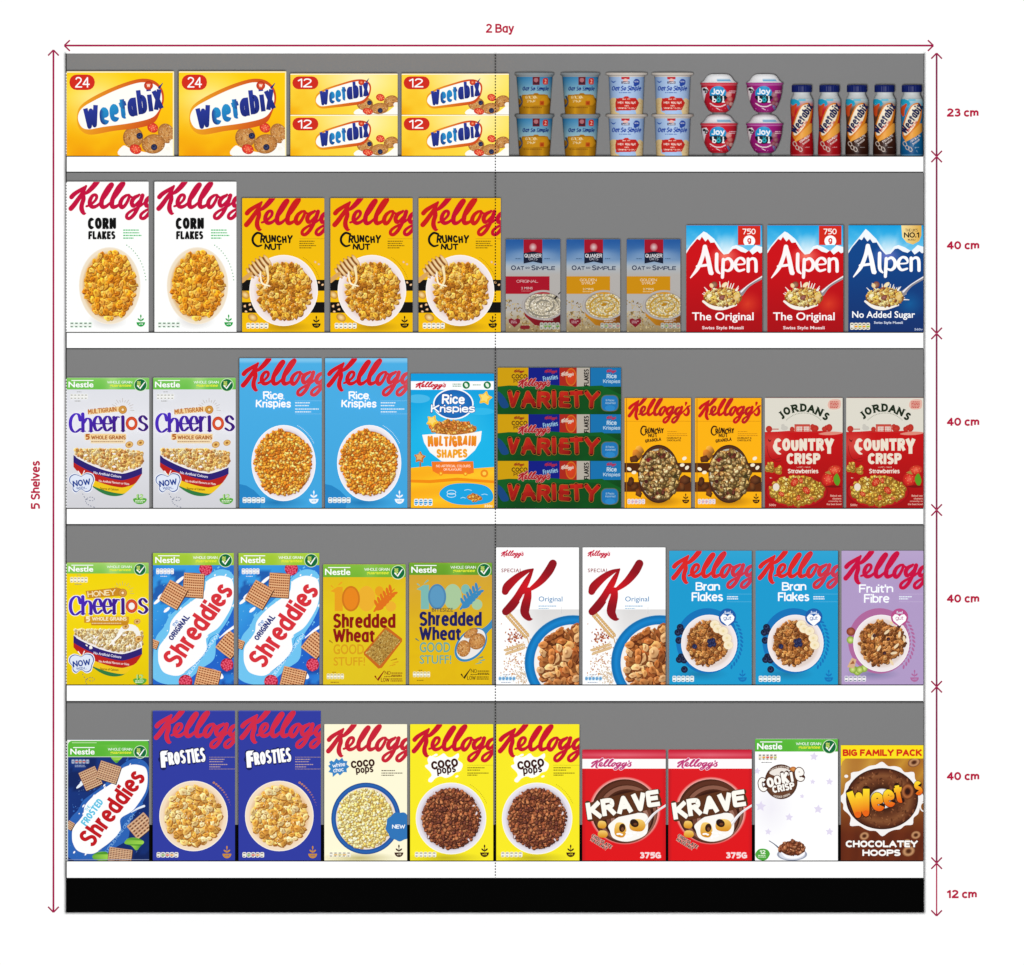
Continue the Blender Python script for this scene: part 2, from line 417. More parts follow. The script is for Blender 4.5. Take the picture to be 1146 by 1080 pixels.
# ---------------------------------------------------------------- heavy lettering: pen skeletons
# each glyph: advance width, strokes; a stroke starts with 'L' (straight) or 'C' (curved); cap height 1, x-height .72
def _o(cx, cy, rx, ry, a0=90, a1=450, n=12):
    return [(cx + rx * math.cos(math.radians(a0 + (a1 - a0) * k / n)), cy + ry * math.sin(math.radians(a0 + (a1 - a0) * k / n))) for k in range(n + 1)]
GL = {
 'A': (.62, [('L', (0, 0), (.31, 1), (.62, 0)), ('L', (.12, .32), (.5, .32))]),
 'B': (.52, [('L', (0, 0), (0, 1)), ('C', (0, 1), (.3, 1), (.46, .9), (.46, .66), (.3, .54), (0, .53)), ('C', (0, .53), (.32, .53), (.52, .42), (.52, .14), (.32, 0), (0, 0))]),
 'C': (.52, [('C', (.52, .84), (.4, .98), (.22, 1), (.03, .78), (0, .5), (.03, .22), (.22, 0), (.4, .02), (.52, .16))]),
 'D': (.56, [('L', (0, 0), (0, 1)), ('C', (0, 1), (.26, 1), (.5, .84), (.56, .5), (.5, .16), (.26, 0), (0, 0))]),
 'E': (.42, [('L', (.42, 1), (0, 1), (0, 0), (.42, 0)), ('L', (0, .52), (.36, .52))]),
 'F': (.42, [('L', (.42, 1), (0, 1), (0, 0)), ('L', (0, .5), (.36, .5))]),
 'G': (.56, [('C', (.54, .84), (.4, .99), (.22, 1), (.03, .78), (0, .5), (.03, .22), (.22, 0), (.42, .02), (.56, .14)), ('L', (.56, .1), (.56, .46), (.32, .46))]),
 'H': (.54, [('L', (0, 0), (0, 1)), ('L', (.54, 0), (.54, 1)), ('L', (0, .52), (.54, .52))]),
 'I': (0.0, [('L', (0, 0), (0, 1))]),
 'J': (.34, [('L', (.34, 1), (.34, .3)), ('C', (.34, .3), (.32, .08), (.18, 0), (0, .1))]),
 'K': (.54, [('L', (0, 0), (0, 1)), ('L', (.52, 1), (.04, .46)), ('L', (.16, .58), (.54, 0))]),
 'L': (.42, [('L', (0, 1), (0, 0), (.42, 0))]),
 'M': (.70, [('L', (0, 0), (.06, 1), (.35, .3), (.64, 1), (.7, 0))]),
 'N': (.56, [('L', (0, 0), (0, 1), (.56, 0), (.56, 1))]),
 'O': (.60, [('C',) + tuple(_o(.3, .5, .3, .5))]),
 'P': (.50, [('L', (0, 0), (0, 1)), ('C', (0, 1), (.3, 1), (.5, .9), (.5, .58), (.3, .46), (0, .45))]),
 'Q': (.60, [('C',) + tuple(_o(.3, .5, .3, .5)), ('L', (.34, .26), (.6, -.04))]),
 'R': (.53, [('L', (0, 0), (0, 1)), ('C', (0, 1), (.3, 1), (.49, .92), (.49, .6), (.3, .5), (0, .49)), ('L', (.26, .49), (.53, 0))]),
 'S': (.48, [('C', (.46, .86), (.36, .99), (.14, 1), (.02, .82), (.05, .62), (.24, .52), (.44, .4), (.48, .2), (.34, .01), (.12, 0), (0, .13))]),
 'T': (.56, [('L', (0, 1), (.56, 1)), ('L', (.28, 1), (.28, 0))]),
 'U': (.54, [('C', (0, 1), (0, .6), (.01, .26), (.12, .03), (.27, 0), (.42, .03), (.53, .26), (.54, .6), (.54, 1))]),
 'V': (.60, [('L', (0, 1), (.3, 0), (.6, 1))]),
 'W': (.90, [('L', (0, 1), (.22, 0), (.45, .9), (.68, 0), (.9, 1))]),
 'X': (.56, [('L', (0, 1), (.56, 0)), ('L', (.56, 1), (0, 0))]),
 'Y': (.58, [('L', (0, 1), (.29, .46), (.58, 1)), ('L', (.29, .46), (.29, 0))]),
 'Z': (.52, [('L', (0, 1), (.52, 1), (0, 0), (.52, 0))]),
 'a': (.42, [('L', (.42, .72), (.42, 0)), ('C', (.42, .5), (.38, .66), (.24, .73), (.05, .6), (0, .36), (.05, .1), (.22, 0), (.38, .08), (.42, .22))]),
 'b': (.44, [('L', (0, 1), (0, 0)), ('C', (0, .5), (.06, .66), (.22, .73), (.4, .6), (.44, .36), (.4, .1), (.22, 0), (.05, .08), (0, .22))]),
 'c': (.38, [('C', (.38, .6), (.3, .71), (.16, .72), (.02, .56), (0, .36), (.02, .14), (.16, 0), (.3, .01), (.38, .12))]),
 'd': (.44, [('L', (.44, 1), (.44, 0)), ('C', (.44, .5), (.38, .66), (.22, .73), (.04, .6), (0, .36), (.04, .1), (.22, 0), (.39, .08), (.44, .22))]),
 'e': (.42, [('C', (.03, .38), (.2, .38), (.42, .39), (.4, .6), (.22, .73), (.04, .6), (0, .36), (.04, .12), (.2, 0), (.34, .01), (.42, .1))]),
 'f': (.30, [('C', (.32, .98), (.2, 1.0), (.12, .9), (.12, .7), (.12, .0)), ('L', (0, .66), (.28, .66))]),
 'g': (.44, [('C', (.44, .5), (.38, .66), (.22, .73), (.04, .6), (0, .36), (.04, .12), (.22, .02), (.39, .1), (.44, .24)), ('C', (.44, .72), (.44, .3), (.43, -.1), (.3, -.26), (.06, -.22))]),
 'h': (.40, [('L', (0, 1), (0, 0)), ('C', (0, .46), (.08, .66), (.24, .73), (.38, .62), (.4, .4), (.4, 0))]),
 'i': (0.0, [('L', (0, .62), (0, 0)), ('L', (0, .99), (0, 1.01))]),
 'j': (.12, [('L', (.12, .72), (.12, -.14)), ('L', (.12, .95), (.12, .97))]),
 'k': (.40, [('L', (0, 1), (0, 0)), ('L', (.38, .72), (.03, .32)), ('L', (.14, .42), (.4, 0))]),
 'l': (0.0, [('L', (0, 1), (0, 0))]),
 'm': (.66, [('L', (0, .72), (0, 0)), ('C', (0, .46), (.08, .66), (.2, .72), (.32, .6), (.33, .4), (.33, 0)), ('C', (.33, .46), (.41, .66), (.53, .72), (.65, .6), (.66, .4), (.66, 0))]),
 'n': (.40, [('L', (0, .72), (0, 0)), ('C', (0, .46), (.08, .66), (.24, .73), (.38, .62), (.4, .4), (.4, 0))]),
 'o': (.44, [('C',) + tuple(_o(.22, .36, .22, .36))]),
 'p': (.44, [('L', (0, .72), (0, -.26)), ('C', (0, .5), (.06, .66), (.22, .73), (.4, .6), (.44, .36), (.4, .1), (.22, 0), (.05, .08), (0, .22))]),
 'q': (.44, [('L', (.44, .72), (.44, -.26)), ('C', (.44, .5), (.38, .66), (.22, .73), (.04, .6), (0, .36), (.04, .1), (.22, 0), (.39, .08), (.44, .22))]),
 'r': (.19, [('L', (0, .72), (0, 0)), ('C', (0, .42), (.05, .62), (.13, .71), (.24, .7))]),
 's': (.36, [('C', (.35, .62), (.26, .72), (.1, .72), (.02, .58), (.06, .44), (.2, .37), (.33, .28), (.36, .14), (.25, .01), (.1, 0), (0, .1))]),
 't': (.24, [('C', (.10, .94), (.10, .6), (.10, .24), (.12, .04), (.26, .02)), ('L', (0, .68), (.25, .68))]),
 'u': (.40, [('C', (0, .72), (0, .4), (.02, .1), (.18, 0), (.32, .08), (.4, .26)), ('L', (.4, .72), (.4, 0))]),
 'v': (.42, [('L', (0, .72), (.21, 0), (.42, .72))]),
 'w': (.64, [('L', (0, .72), (.16, 0), (.32, .62), (.48, 0), (.64, .72))]),
 'x': (.40, [('L', (0, .72), (.4, 0)), ('L', (.4, .72), (0, 0))]),
 'y': (.42, [('L', (0, .72), (.22, .04)), ('L', (.42, .72), (.14, -.26), (.02, -.26))]),
 'z': (.38, [('L', (0, .7), (.38, .7), (0, 0), (.38, 0))]),
 '0': (.50, [('C',) + tuple(_o(.25, .5, .25, .5))]),
 '1': (.24, [('L', (0, .8), (.2, 1), (.2, 0))]),
 '2': (.48, [('C', (.02, .8), (.1, .98), (.3, 1), (.46, .84), (.42, .6), (.2, .3), (0, .02)), ('L', (0, 0), (.5, 0))]),
 '3': (.46, [('C', (.02, .9), (.18, 1), (.38, .96), (.42, .74), (.3, .56), (.16, .53)), ('C', (.16, .53), (.34, .52), (.46, .38), (.44, .12), (.24, 0), (0, .08))]),
 '4': (.52, [('L', (.38, 0), (.38, 1), (0, .28), (.52, .28))]),
 '5': (.46, [('L', (.46, 1), (.04, 1), (.04, .60)), ('C', (.04, .60), (.26, .62), (.44, .52), (.46, .30), (.36, .06), (.16, 0), (-.02, .0))]),
 '6': (.46, [('C', (.42, .92), (.26, 1), (.08, .86), (0, .5), (.04, .14), (.22, 0), (.42, .08), (.46, .34), (.34, .58), (.14, .56), (.03, .42))]),
 '7': (.46, [('L', (0, 1), (.46, 1), (.16, 0))]),
 '8': (.46, [('C',) + tuple(_o(.23, .76, .2, .24)), ('C',) + tuple(_o(.23, .26, .23, .26))]),
 '9': (.46, [('C', (.43, .6), (.3, .42), (.12, .44), (.0, .62), (.04, .9), (.22, 1), (.42, .88), (.46, .5), (.38, .14), (.2, 0), (.04, .06))]),
 '!': (0.0, [('L', (0, 1), (0, .3)), ('L', (0, .03), (0, .05))]),
 '.': (0.0, [('L', (0, .03), (0, .05))]), "'": (0.0, [('L', (0, 1), (0, .78))]), '-': (.3, [('L', (0, .4), (.3, .4))]),
 '&': (.6, [('C', (.6, 0), (.3, .4), (.1, .74), (.18, .98), (.36, .96), (.38, .76), (.1, .5), (0, .24), (.16, 0), (.38, .06), (.58, .42))]),
}
def pen_text(s, t, cx, cy, w, h, c, rot, wt, shear, out, arch, jig, cf, taper, space, rounded=False):
    adv = [.30 if ch == ' ' else GL[ch][0] for ch in t]
    nl = sum(1 for ch in t if ch != ' '); sumw = max(.01, sum(adv)); wide = [GL[ch][0] for ch in t if ch != ' ' and GL[ch][0] > 0]
    aw = (sum(wide) / len(wide)) if wide else .1
    yy = [p[1] for ch in t if ch != ' ' for st in GL[ch][1] for p in st[1:]]
    sw = min(wt * h / max(.7, max(yy) - min(yy)), h * .42); clear = .045 * h * space
    cap_h = h / max(.7, max(yy) - min(yy)); body = .72 * cap_h if any(k in 'aegs' for k in t) else cap_h
    sw = min(sw, (.275 if body < cap_h else .26) * body)
    while True:
        fx = (w - sw - (nl - 1) * (sw + clear)) / sumw
        if fx * aw >= .96 * sw or sw < .04 * h or nl < 2 and fx * aw >= .8 * sw: break
        sw *= .95; clear *= .97
    gap = (sw + clear) / max(fx, 1e-6)
    x = 0; lay = []; n = 0
    for ch in t:
        if ch == ' ': x += .30; continue
        g = GL.get(ch)
        if not g: continue
        for st in g[1]: lay.append((n, x + g[0] / 2, st[0], [(x + p[0], p[1]) for p in st[1:]]))
        x += g[0] + gap; n += 1
    ys = [p[1] for l in lay for p in l[3]]; xs = [p[0] for l in lay for p in l[3]]
    y0, y1, x0, x1 = min(ys), max(ys), min(xs), max(xs)
    fx, fy = (w - sw) / max(.01, x1 - x0), (h - sw) / max(.01, y1 - y0)
    mx, my = (x0 + x1) / 2, (y0 + y1) / 2
    cr, sr = math.cos(math.radians(rot)), math.sin(math.radians(rot))
    jit = [(s.rnd.uniform(-1, 1), s.rnd.uniform(-1, 1), s.rnd.uniform(-1, 1)) for _ in range(n + 1)]
    def M(p, n_, gx):
        u, v = (p[0] - mx) * fx, -(p[1] - my) * fy
        u -= shear * v
        if jig:
            g0 = (gx - mx) * fx; ja, jb, jc = jit[n_]
            du, a, k = u - g0, ja * jig * .22, 1 + jb * jig * .18
            u, v = g0 + (du * math.cos(a) - v * math.sin(a)) * k, (du * math.sin(a) + v * math.cos(a)) * k + jc * jig * h * .1
        if taper: v *= 1 + taper * (2 * u / w)
        if arch: v += arch * ((2 * u / w) ** 2 - .5)
        return cx + u * cr + v * sr, cy - u * sr + v * cr
    kf = None
    if cf:
        def kf(X, Y):
            dx, dy = X - cx, Y - cy
            return cf((dx * cr - dy * sr) / w + .5, (dx * sr + dy * cr) / h + .5)
    def go(col, extra, k):
        for n_, gx, kind, pts in lay:
            q = [M(p, n_, gx) for p in pts]
            ww = sw + extra
            if kind == 'L':
                # square ends reach the full height
                def ext(a, b, d):
                    l = math.hypot(a[0] - b[0], a[1] - b[1]) or 1
                    return (a[0] + (a[0] - b[0]) / l * d, a[1] + (a[1] - b[1]) / l * d)
                if not rounded and not extra:
                    d = sw * .46
                    q[0], q[-1] = ext(q[0], q[1], d), ext(q[-1], q[-2], d)
                elif extra: q[0], q[-1] = ext(q[0], q[1], sw * .3), ext(q[-1], q[-2], sw * .3)
                for a, b in zip(q, q[1:]): s.S([a, b], ww, col, smooth=False, cap=bool(extra) or rounded, cf=k)
                for p in q[1:-1]:
                    s.z += 2; s.E(p[0], p[1], ww * .49, ww * .49, col if col is not None else k(*p), n=8); s.z += 1
            else:
                s.S(q, ww, col, n=3, cap=bool(extra) or rounded or len(pts) > 12, cf=k)
    for oc, ow in out or []: go(C_(oc), ow * 2 * h, None)
    go(C_(c) if c is not None else None, 0, kf)

_old_T = Print.T
def _T(s, t, cx, cy, w, h, c, rot=0, bold=0.02, shear=0.0, out=None, arch=0.0, jig=0.0, warp=None, space=1.0, cf=None, taper=0.0, rounded=False):
    if bold >= .027 and all(ch in GL or ch == ' ' for ch in t):
        return pen_text(s, t, cx, cy, w, h, c, rot, min(.40, bold * 4.1), shear, out, arch, jig, cf, taper, space, rounded or jig > .25)
    return _old_T(s, t, cx, cy, w, h, c, rot=rot, bold=min(bold, .02), shear=shear, out=out, arch=arch, jig=jig, warp=warp, space=space, cf=cf, taper=taper)
Print.T = _T
AMB, KEY = 0.045, 1.235
def small_k(s, x0, y0, w, h, c, out=None, cf=None, grow=6):
    kelloggs(s, x0 - w * .03, y0 - h * .09, w / 1310, c, ky=h / 500, full=True, out=out, cf=cf, grow=grow)

GOLD = ['#f0b13a', '#e69a22', '#f5c25a', '#dd8d1c', '#f3b94a', '#c97a18']

# ---------------------------------------------------------------- wheat biscuit cartons
def biscuit(s, cx, cy, rx, ry, rot=0, seed=0):
    s.E(cx, cy, rx, ry, '#c98b4a', rot=rot, stops=[(0, '#d8a05c'), (.8, '#c07f40'), (1, '#9a6430')])
    X0, Y0 = s.px(cx, cy); rd = random.Random(seed); old = s.rnd; s.rnd = rd
    for _ in range(int(rx * ry / s.vs / s.vs * 1.3)):
        a, r = rd.uniform(0, 2 * PI), math.sqrt(rd.random()) * .93
        x, y = r * rx * math.cos(a), r * ry * math.sin(a); t = math.radians(rot)
        xx, yy = x * math.cos(t) + y * math.sin(t), y * math.cos(t) - x * math.sin(t)
        cc = rd.choice(['#ecc084', '#dca05a', '#a86a34', '#8a5024', '#f4d4a0', '#c98a48'])
        s.blob(X0 + xx / s.vs, Y0 + yy / s.vs, rd.uniform(.5, 1.1), cc, mix(cc, '#8a5224', .3), rd.uniform(0, 3), .45, 6, .2)
    s.rnd = old

def berry(s, cx, cy, r, c='#2b3158'):
    s.E(cx, cy, r, r, c, n=14, stops=[(0, mix(c, '#8090c0', .4)), (.6, c), (1, mix(c, '#000000', .4))])
    s.E(cx - r * .1, cy - r * .15, r * .3, r * .3, mix(c, '#000000', .5), n=8)

def strawberry(s, cx, cy, rx, ry, rot=0, c='#e8402f'):
    s.E(cx, cy, rx, ry, c, rot=rot, n=16, stops=[(0, mix(c, '#ffb090', .45)), (.6, c), (1, mix(c, '#7a0808', .35))])
    for k in range(9):
        a, r = k * 2.4, math.sqrt((k + .5) / 9) * .8
        s.E(cx + r * rx * math.cos(a), cy + r * ry * math.sin(a), 1.7, 2.2, '#ffd27a', n=6)

def wheat_word(s, cx, cy, w, h, rot):
    def cf(u, v):
        if .23 < u < .52: return mix('#1d6fb4', '#2aa0d4', 1 - v)
        return mix('#1c2a78', '#2b3a9a', 1 - v)
    s.T('Weetabix', cx, cy, w, h, None, rot=rot, bold=.048, shear=.2, cf=cf, taper=.12)
    a = math.radians(rot)
    ex, ey = cx + w * .5 * math.cos(a), cy - w * .5 * math.sin(a)
    s.S([(ex - w * .03, ey - h * .32), (ex + w * .015, ey - h * .52)], [w * .03, w * .005], '#1c2a78', smooth=False)

def wheat24():
    s = Print(74.6, 80, 194.8, 174.4, 3); s.view(70, 70, 4.408)
    def bg(u, v):
        g = noise(u * 6, v * 5, 3) * .5 + noise(u * 14, v * 11, 5) * .35
        c = mix('#ffce08', '#fff2b0', max(0, 1 - math.hypot((u - .27) / .45, (v - .36) / .45)) * .9)
        return mix(c, '#f29a00', max(0, v - .3) * 1.25 * (g + .35))
    s.G(18, 44, 552, 462, bg, 30, 24)
    s.R(18, 44, 552, 50, '#fbf3c8'); s.R(544, 44, 552, 462, '#fbeeb6')
    s.part('picture')
    s.P([(290, 462), (300, 410), (350, 430), (450, 440), (552, 365), (560, 462)], '#fdfbf4', smooth=True)
    biscuit(s, 512, 350, 40, 50, 20, 1)
    s.E(545, 400, 18, 22, '#fbf6ea'); s.E(520, 425, 12, 10, '#fbf6ea')
    biscuit(s, 348, 370, 50, 52, 0, 2); biscuit(s, 448, 402, 58, 48, 8, 3)
    strawberry(s, 445, 322, 28, 24, -30); strawberry(s, 360, 428, 30, 24, -20)
    berry(s, 380, 362, 16); berry(s, 452, 418, 16)
    s.R(544, 300, 552, 462, '#fbeeb6')
    s.part('brand_name')
    def og(x, y): return mix('#f1a91c', '#cf4a1c', (x - 60) / 380)
    s.P([(72, 262), (88, 215), (150, 170), (250, 122), (340, 90), (402, 80), (455, 92), (492, 132), (500, 185), (482, 242), (452, 296), (380, 322), (250, 338), (150, 356), (104, 346), (76, 312)], None, smooth=True, cf=og)
    s.P([(76, 272), (96, 226), (160, 186), (260, 138), (350, 106), (402, 98), (452, 108), (484, 142), (490, 192), (470, 245), (430, 277), (330, 300), (200, 318), (132, 330), (94, 318)], '#fffdf6', smooth=True)
    wheat_word(s, 298, 222, 400, 116, 17.5)
    s.E(424, 114, 22, 22, '#c9301c', stops=[(0, '#ffb48a'), (.4, '#e0532e'), (1, '#b02413')]); s.T('w', 424, 114, 18, 16, '#ffe9d8')
    s.part('count_badge')
    s.RR(34, 60, 159, 136, 36, '#d42a1a'); s.T('24', 98, 98, 72, 52, '#ffffff', bold=.03)
    return s

def wheat12():
    s = Print(325, 81.9, 445, 127.6, 4); s.view(320, 70, 4.408)
    def bg(u, v):
        g = noise(u * 6, v * 3, 8) * .5 + noise(u * 16, v * 7, 9) * .3
        c = mix('#ffe04a', '#fff7c8', max(0, 1 - math.hypot((u - .62) / .5, (v - .15) / .7)))
        return mix(c, '#f5a900', max(0, .75 - u) * .9 * (g + .2) * (0.5 + v))
    s.G(22, 52, 552, 256, bg, 30, 12)
    s.R(22, 52, 552, 57, '#fffbe2')
    s.part('picture')
    s.P([(350, 256), (356, 226), (420, 240), (490, 245), (552, 205), (560, 258)], '#fdfbf4', smooth=True)
    biscuit(s, 518, 188, 36, 28, 20, 4); s.E(544, 205, 14, 12, '#fbf6ea')
    biscuit(s, 390, 202, 40, 32, 0, 5); biscuit(s, 462, 224, 44, 28, 6, 6)
    strawberry(s, 466, 170, 22, 18, -20); strawberry(s, 404, 238, 26, 16, -10)
    berry(s, 412, 196, 12); berry(s, 465, 234, 13)
    s.part('brand_name')
    def og(x, y): return mix('#f1a91c', '#d0481a', (x - 140) / 220)
    s.P([(144, 182), (154, 152), (200, 124), (280, 98), (340, 82), (385, 82), (414, 100), (420, 130), (408, 168), (380, 198), (320, 210), (230, 220), (176, 224), (152, 210)], None, smooth=True, cf=og)
    s.P([(148, 186), (160, 158), (206, 132), (284, 106), (342, 91), (382, 90), (406, 104), (412, 130), (400, 162), (372, 186), (310, 196), (224, 208), (178, 213), (158, 204)], '#fffdf6', smooth=True)
    wheat_word(s, 287, 146, 246, 80, 14)
    s.E(372, 95, 15, 14, '#c9301c', stops=[(0, '#ffb48a'), (.4, '#e0532e'), (1, '#b02413')])
    s.part('count_badge')
    s.RR(32, 66, 160, 129, 31, '#d02a1c'); s.T('12', 94, 98, 70, 44, '#ffffff', bold=.035)
    return s

# ---------------------------------------------------------------- cornflake carton
def cornflakes():
    s = Print(74.6, 203.5, 166.3, 371.4, 5); s.view(70, 190, 5.685)
    s.R(20, 70, 560, 1040, '#fdfdfc')
    s.part('bowl_picture')
    s.E(285, 960, 130, 60, '#e9e7e5', stops=[(0, '#cfccc9'), (1, '#fdfdfc')])
    s.bowl(300, 738, 196, 246, .16, white='#f0e0c6', inner='#e0bb84', edge='#f7efe2')
    s.heap(304, 734, 170, 218, 'flake', 4.6, ['#e8981c', '#f0a82c', '#de8812', '#f4b848', '#cc780e', '#eca036'], '#a8620e', 11, 1.15)
    s.part('carton')
    for k in range(14):
        a = math.radians(-62 + k * 4.2)
        s.E(300 + 232 * math.cos(a), 738 + 292 * math.sin(a), 4, 3.4, '#3a9d5c', n=6)
    for i, w in enumerate((112, 104, 146, 84)):
        s.dash(386, 380 + i * 17, w, '#5fc07c', 1, th=1.4)
    s.icon(498, 970, 30, '#12a03f', '#ffffff')
    s.nutri(46, 968, 144, 38, base='#dff0e2', ink='#1c3a24'); s.R(20, 1030, 40, 1031, '#ffffff')
    s.part('product_name')
    s.T('CORN', 251, 341, 180, 74, '#0a0a0a', bold=.07, jig=.15); s.T('FLAKES', 250, 416, 172, 52, '#0a0a0a', bold=.07, jig=.15)
    s.part('brand_name')
    kelloggs(s, 20, 55, .496, '#c30b3e')
    return s

# ---------------------------------------------------------------- honey nut cornflake carton
def nutflakes():
    s = Print(271, 221.9, 363, 371.4, 6); s.view(265, 190, 5.685)
    s.R(30, 175, 565, 1040, '#f2bd02')
    for y0, y1 in ((700, 770), (842, 910)): s.R(30, y0, 565, y1, '#0b0908')
    s.part('bowl_picture')
    s.E(300, 1000, 190, 40, '#c99a06', stops=[(0, '#b88a08'), (1, '#f2bd02')])
    s.bowl(298, 768, 218, 226, .2, white='#f3e7e4', inner='#e6d2cc', edge='#fffdf8')
    s.heap(304, 772, 176, 190, 'flake', 4.0, ['#d99422', '#e5a632', '#c67f18', '#efba58', '#b56d14', '#e9b048'], '#8f5310', 12, 1.25)
    for k in range(22):
        X, Y = s.px(s.rnd.uniform(180, 420), s.rnd.uniform(640, 900)); s.blob(X, Y, 1.1, '#f6dfa8', '#e2b76a', 1, .7, 6, .2)
    # honey dipper
    ax, ay = math.cos(math.radians(38)), -math.sin(math.radians(38))
    for k in range(11):
        q = -70 + k * 14; big = k % 2 == 0
        rr = (58 if big else 44) * (1 - .28 * (abs(q) / 70) ** 2)
        s.E(140 + q * ax, 616 + q * ay, 11 if big else 8, rr, '#e8bd7c', rot=38, n=20,
            stops=[(0, '#f4dcae'), (.75, '#e8c084'), (1, '#b47a3a')] if big else [(0, '#9a6028'), (1, '#7a4618')])
    s.S([(34, 706), (88, 662)], [30, 24], '#d8a45c', smooth=False)
    s.S([(190, 620), (200, 700), (176, 750)], [18, 12, 16], '#f8e4b0')
    s.S([(150, 650), (160, 720), (210, 740)], [8, 12, 8], '#fdf2d2')
    # nuts
    for x, y, rx, ry, r in ((54, 796, 30, 22, -40), (102, 940, 32, 24, -30)):
        s.E(x, y, rx, ry, '#e0a44a', rot=r, n=18, stops=[(0, '#f6dfa8'), (.6, '#e4b25c'), (1, '#b57a28')])
    for x, y in ((52, 868), (88, 888), (60, 902), (84, 858), (522, 716), (546, 732), (522, 600), (500, 588)):
        X, Y = s.px(x, y); s.blob(X, Y, 1.7, '#f9e6c4', '#d89a58', x, .8, 7, .25)
    s.part('carton')
    s.R(398, 438, 556, 440, '#b08a10')
    for i, w in enumerate((116, 104, 142, 84)):
        s.dash(398, 452 + i * 14, w, '#6d5408', 1, th=1.0)
    for k in range(16):
        a = math.radians(-58 + k * 2.6)
        s.E(298 + 238 * math.cos(a), 768 + 246 * math.sin(a), 2.6, 2.6, '#8a6a0a', n=6)
    s.icon(506, 978, 30, '#17120a', '#f2bd02')
    s.nutri(60, 974, 142, 36, base='#f6f2e2', ink='#2a2820')
    s.part('product_name')
    s.S([(160, 410), (130, 402), (104, 428), (104, 462), (130, 486), (158, 480)], [13, 15, 15, 15, 14, 10], '#0c0a08')
    s.T('RUNCHY', 252, 442, 204, 50, '#0c0a08', bold=.055, jig=.7, rot=-1); s.T('NUT', 232, 491, 112, 40, '#0c0a08', bold=.06, jig=.6)
    s.part('brand_name')
    kelloggs(s, 28, 158, .496, None, cf=lambda x, y: mix('#c4052f', '#cc2010', (math.sin(x * .02) + 1) * .4))
    return s

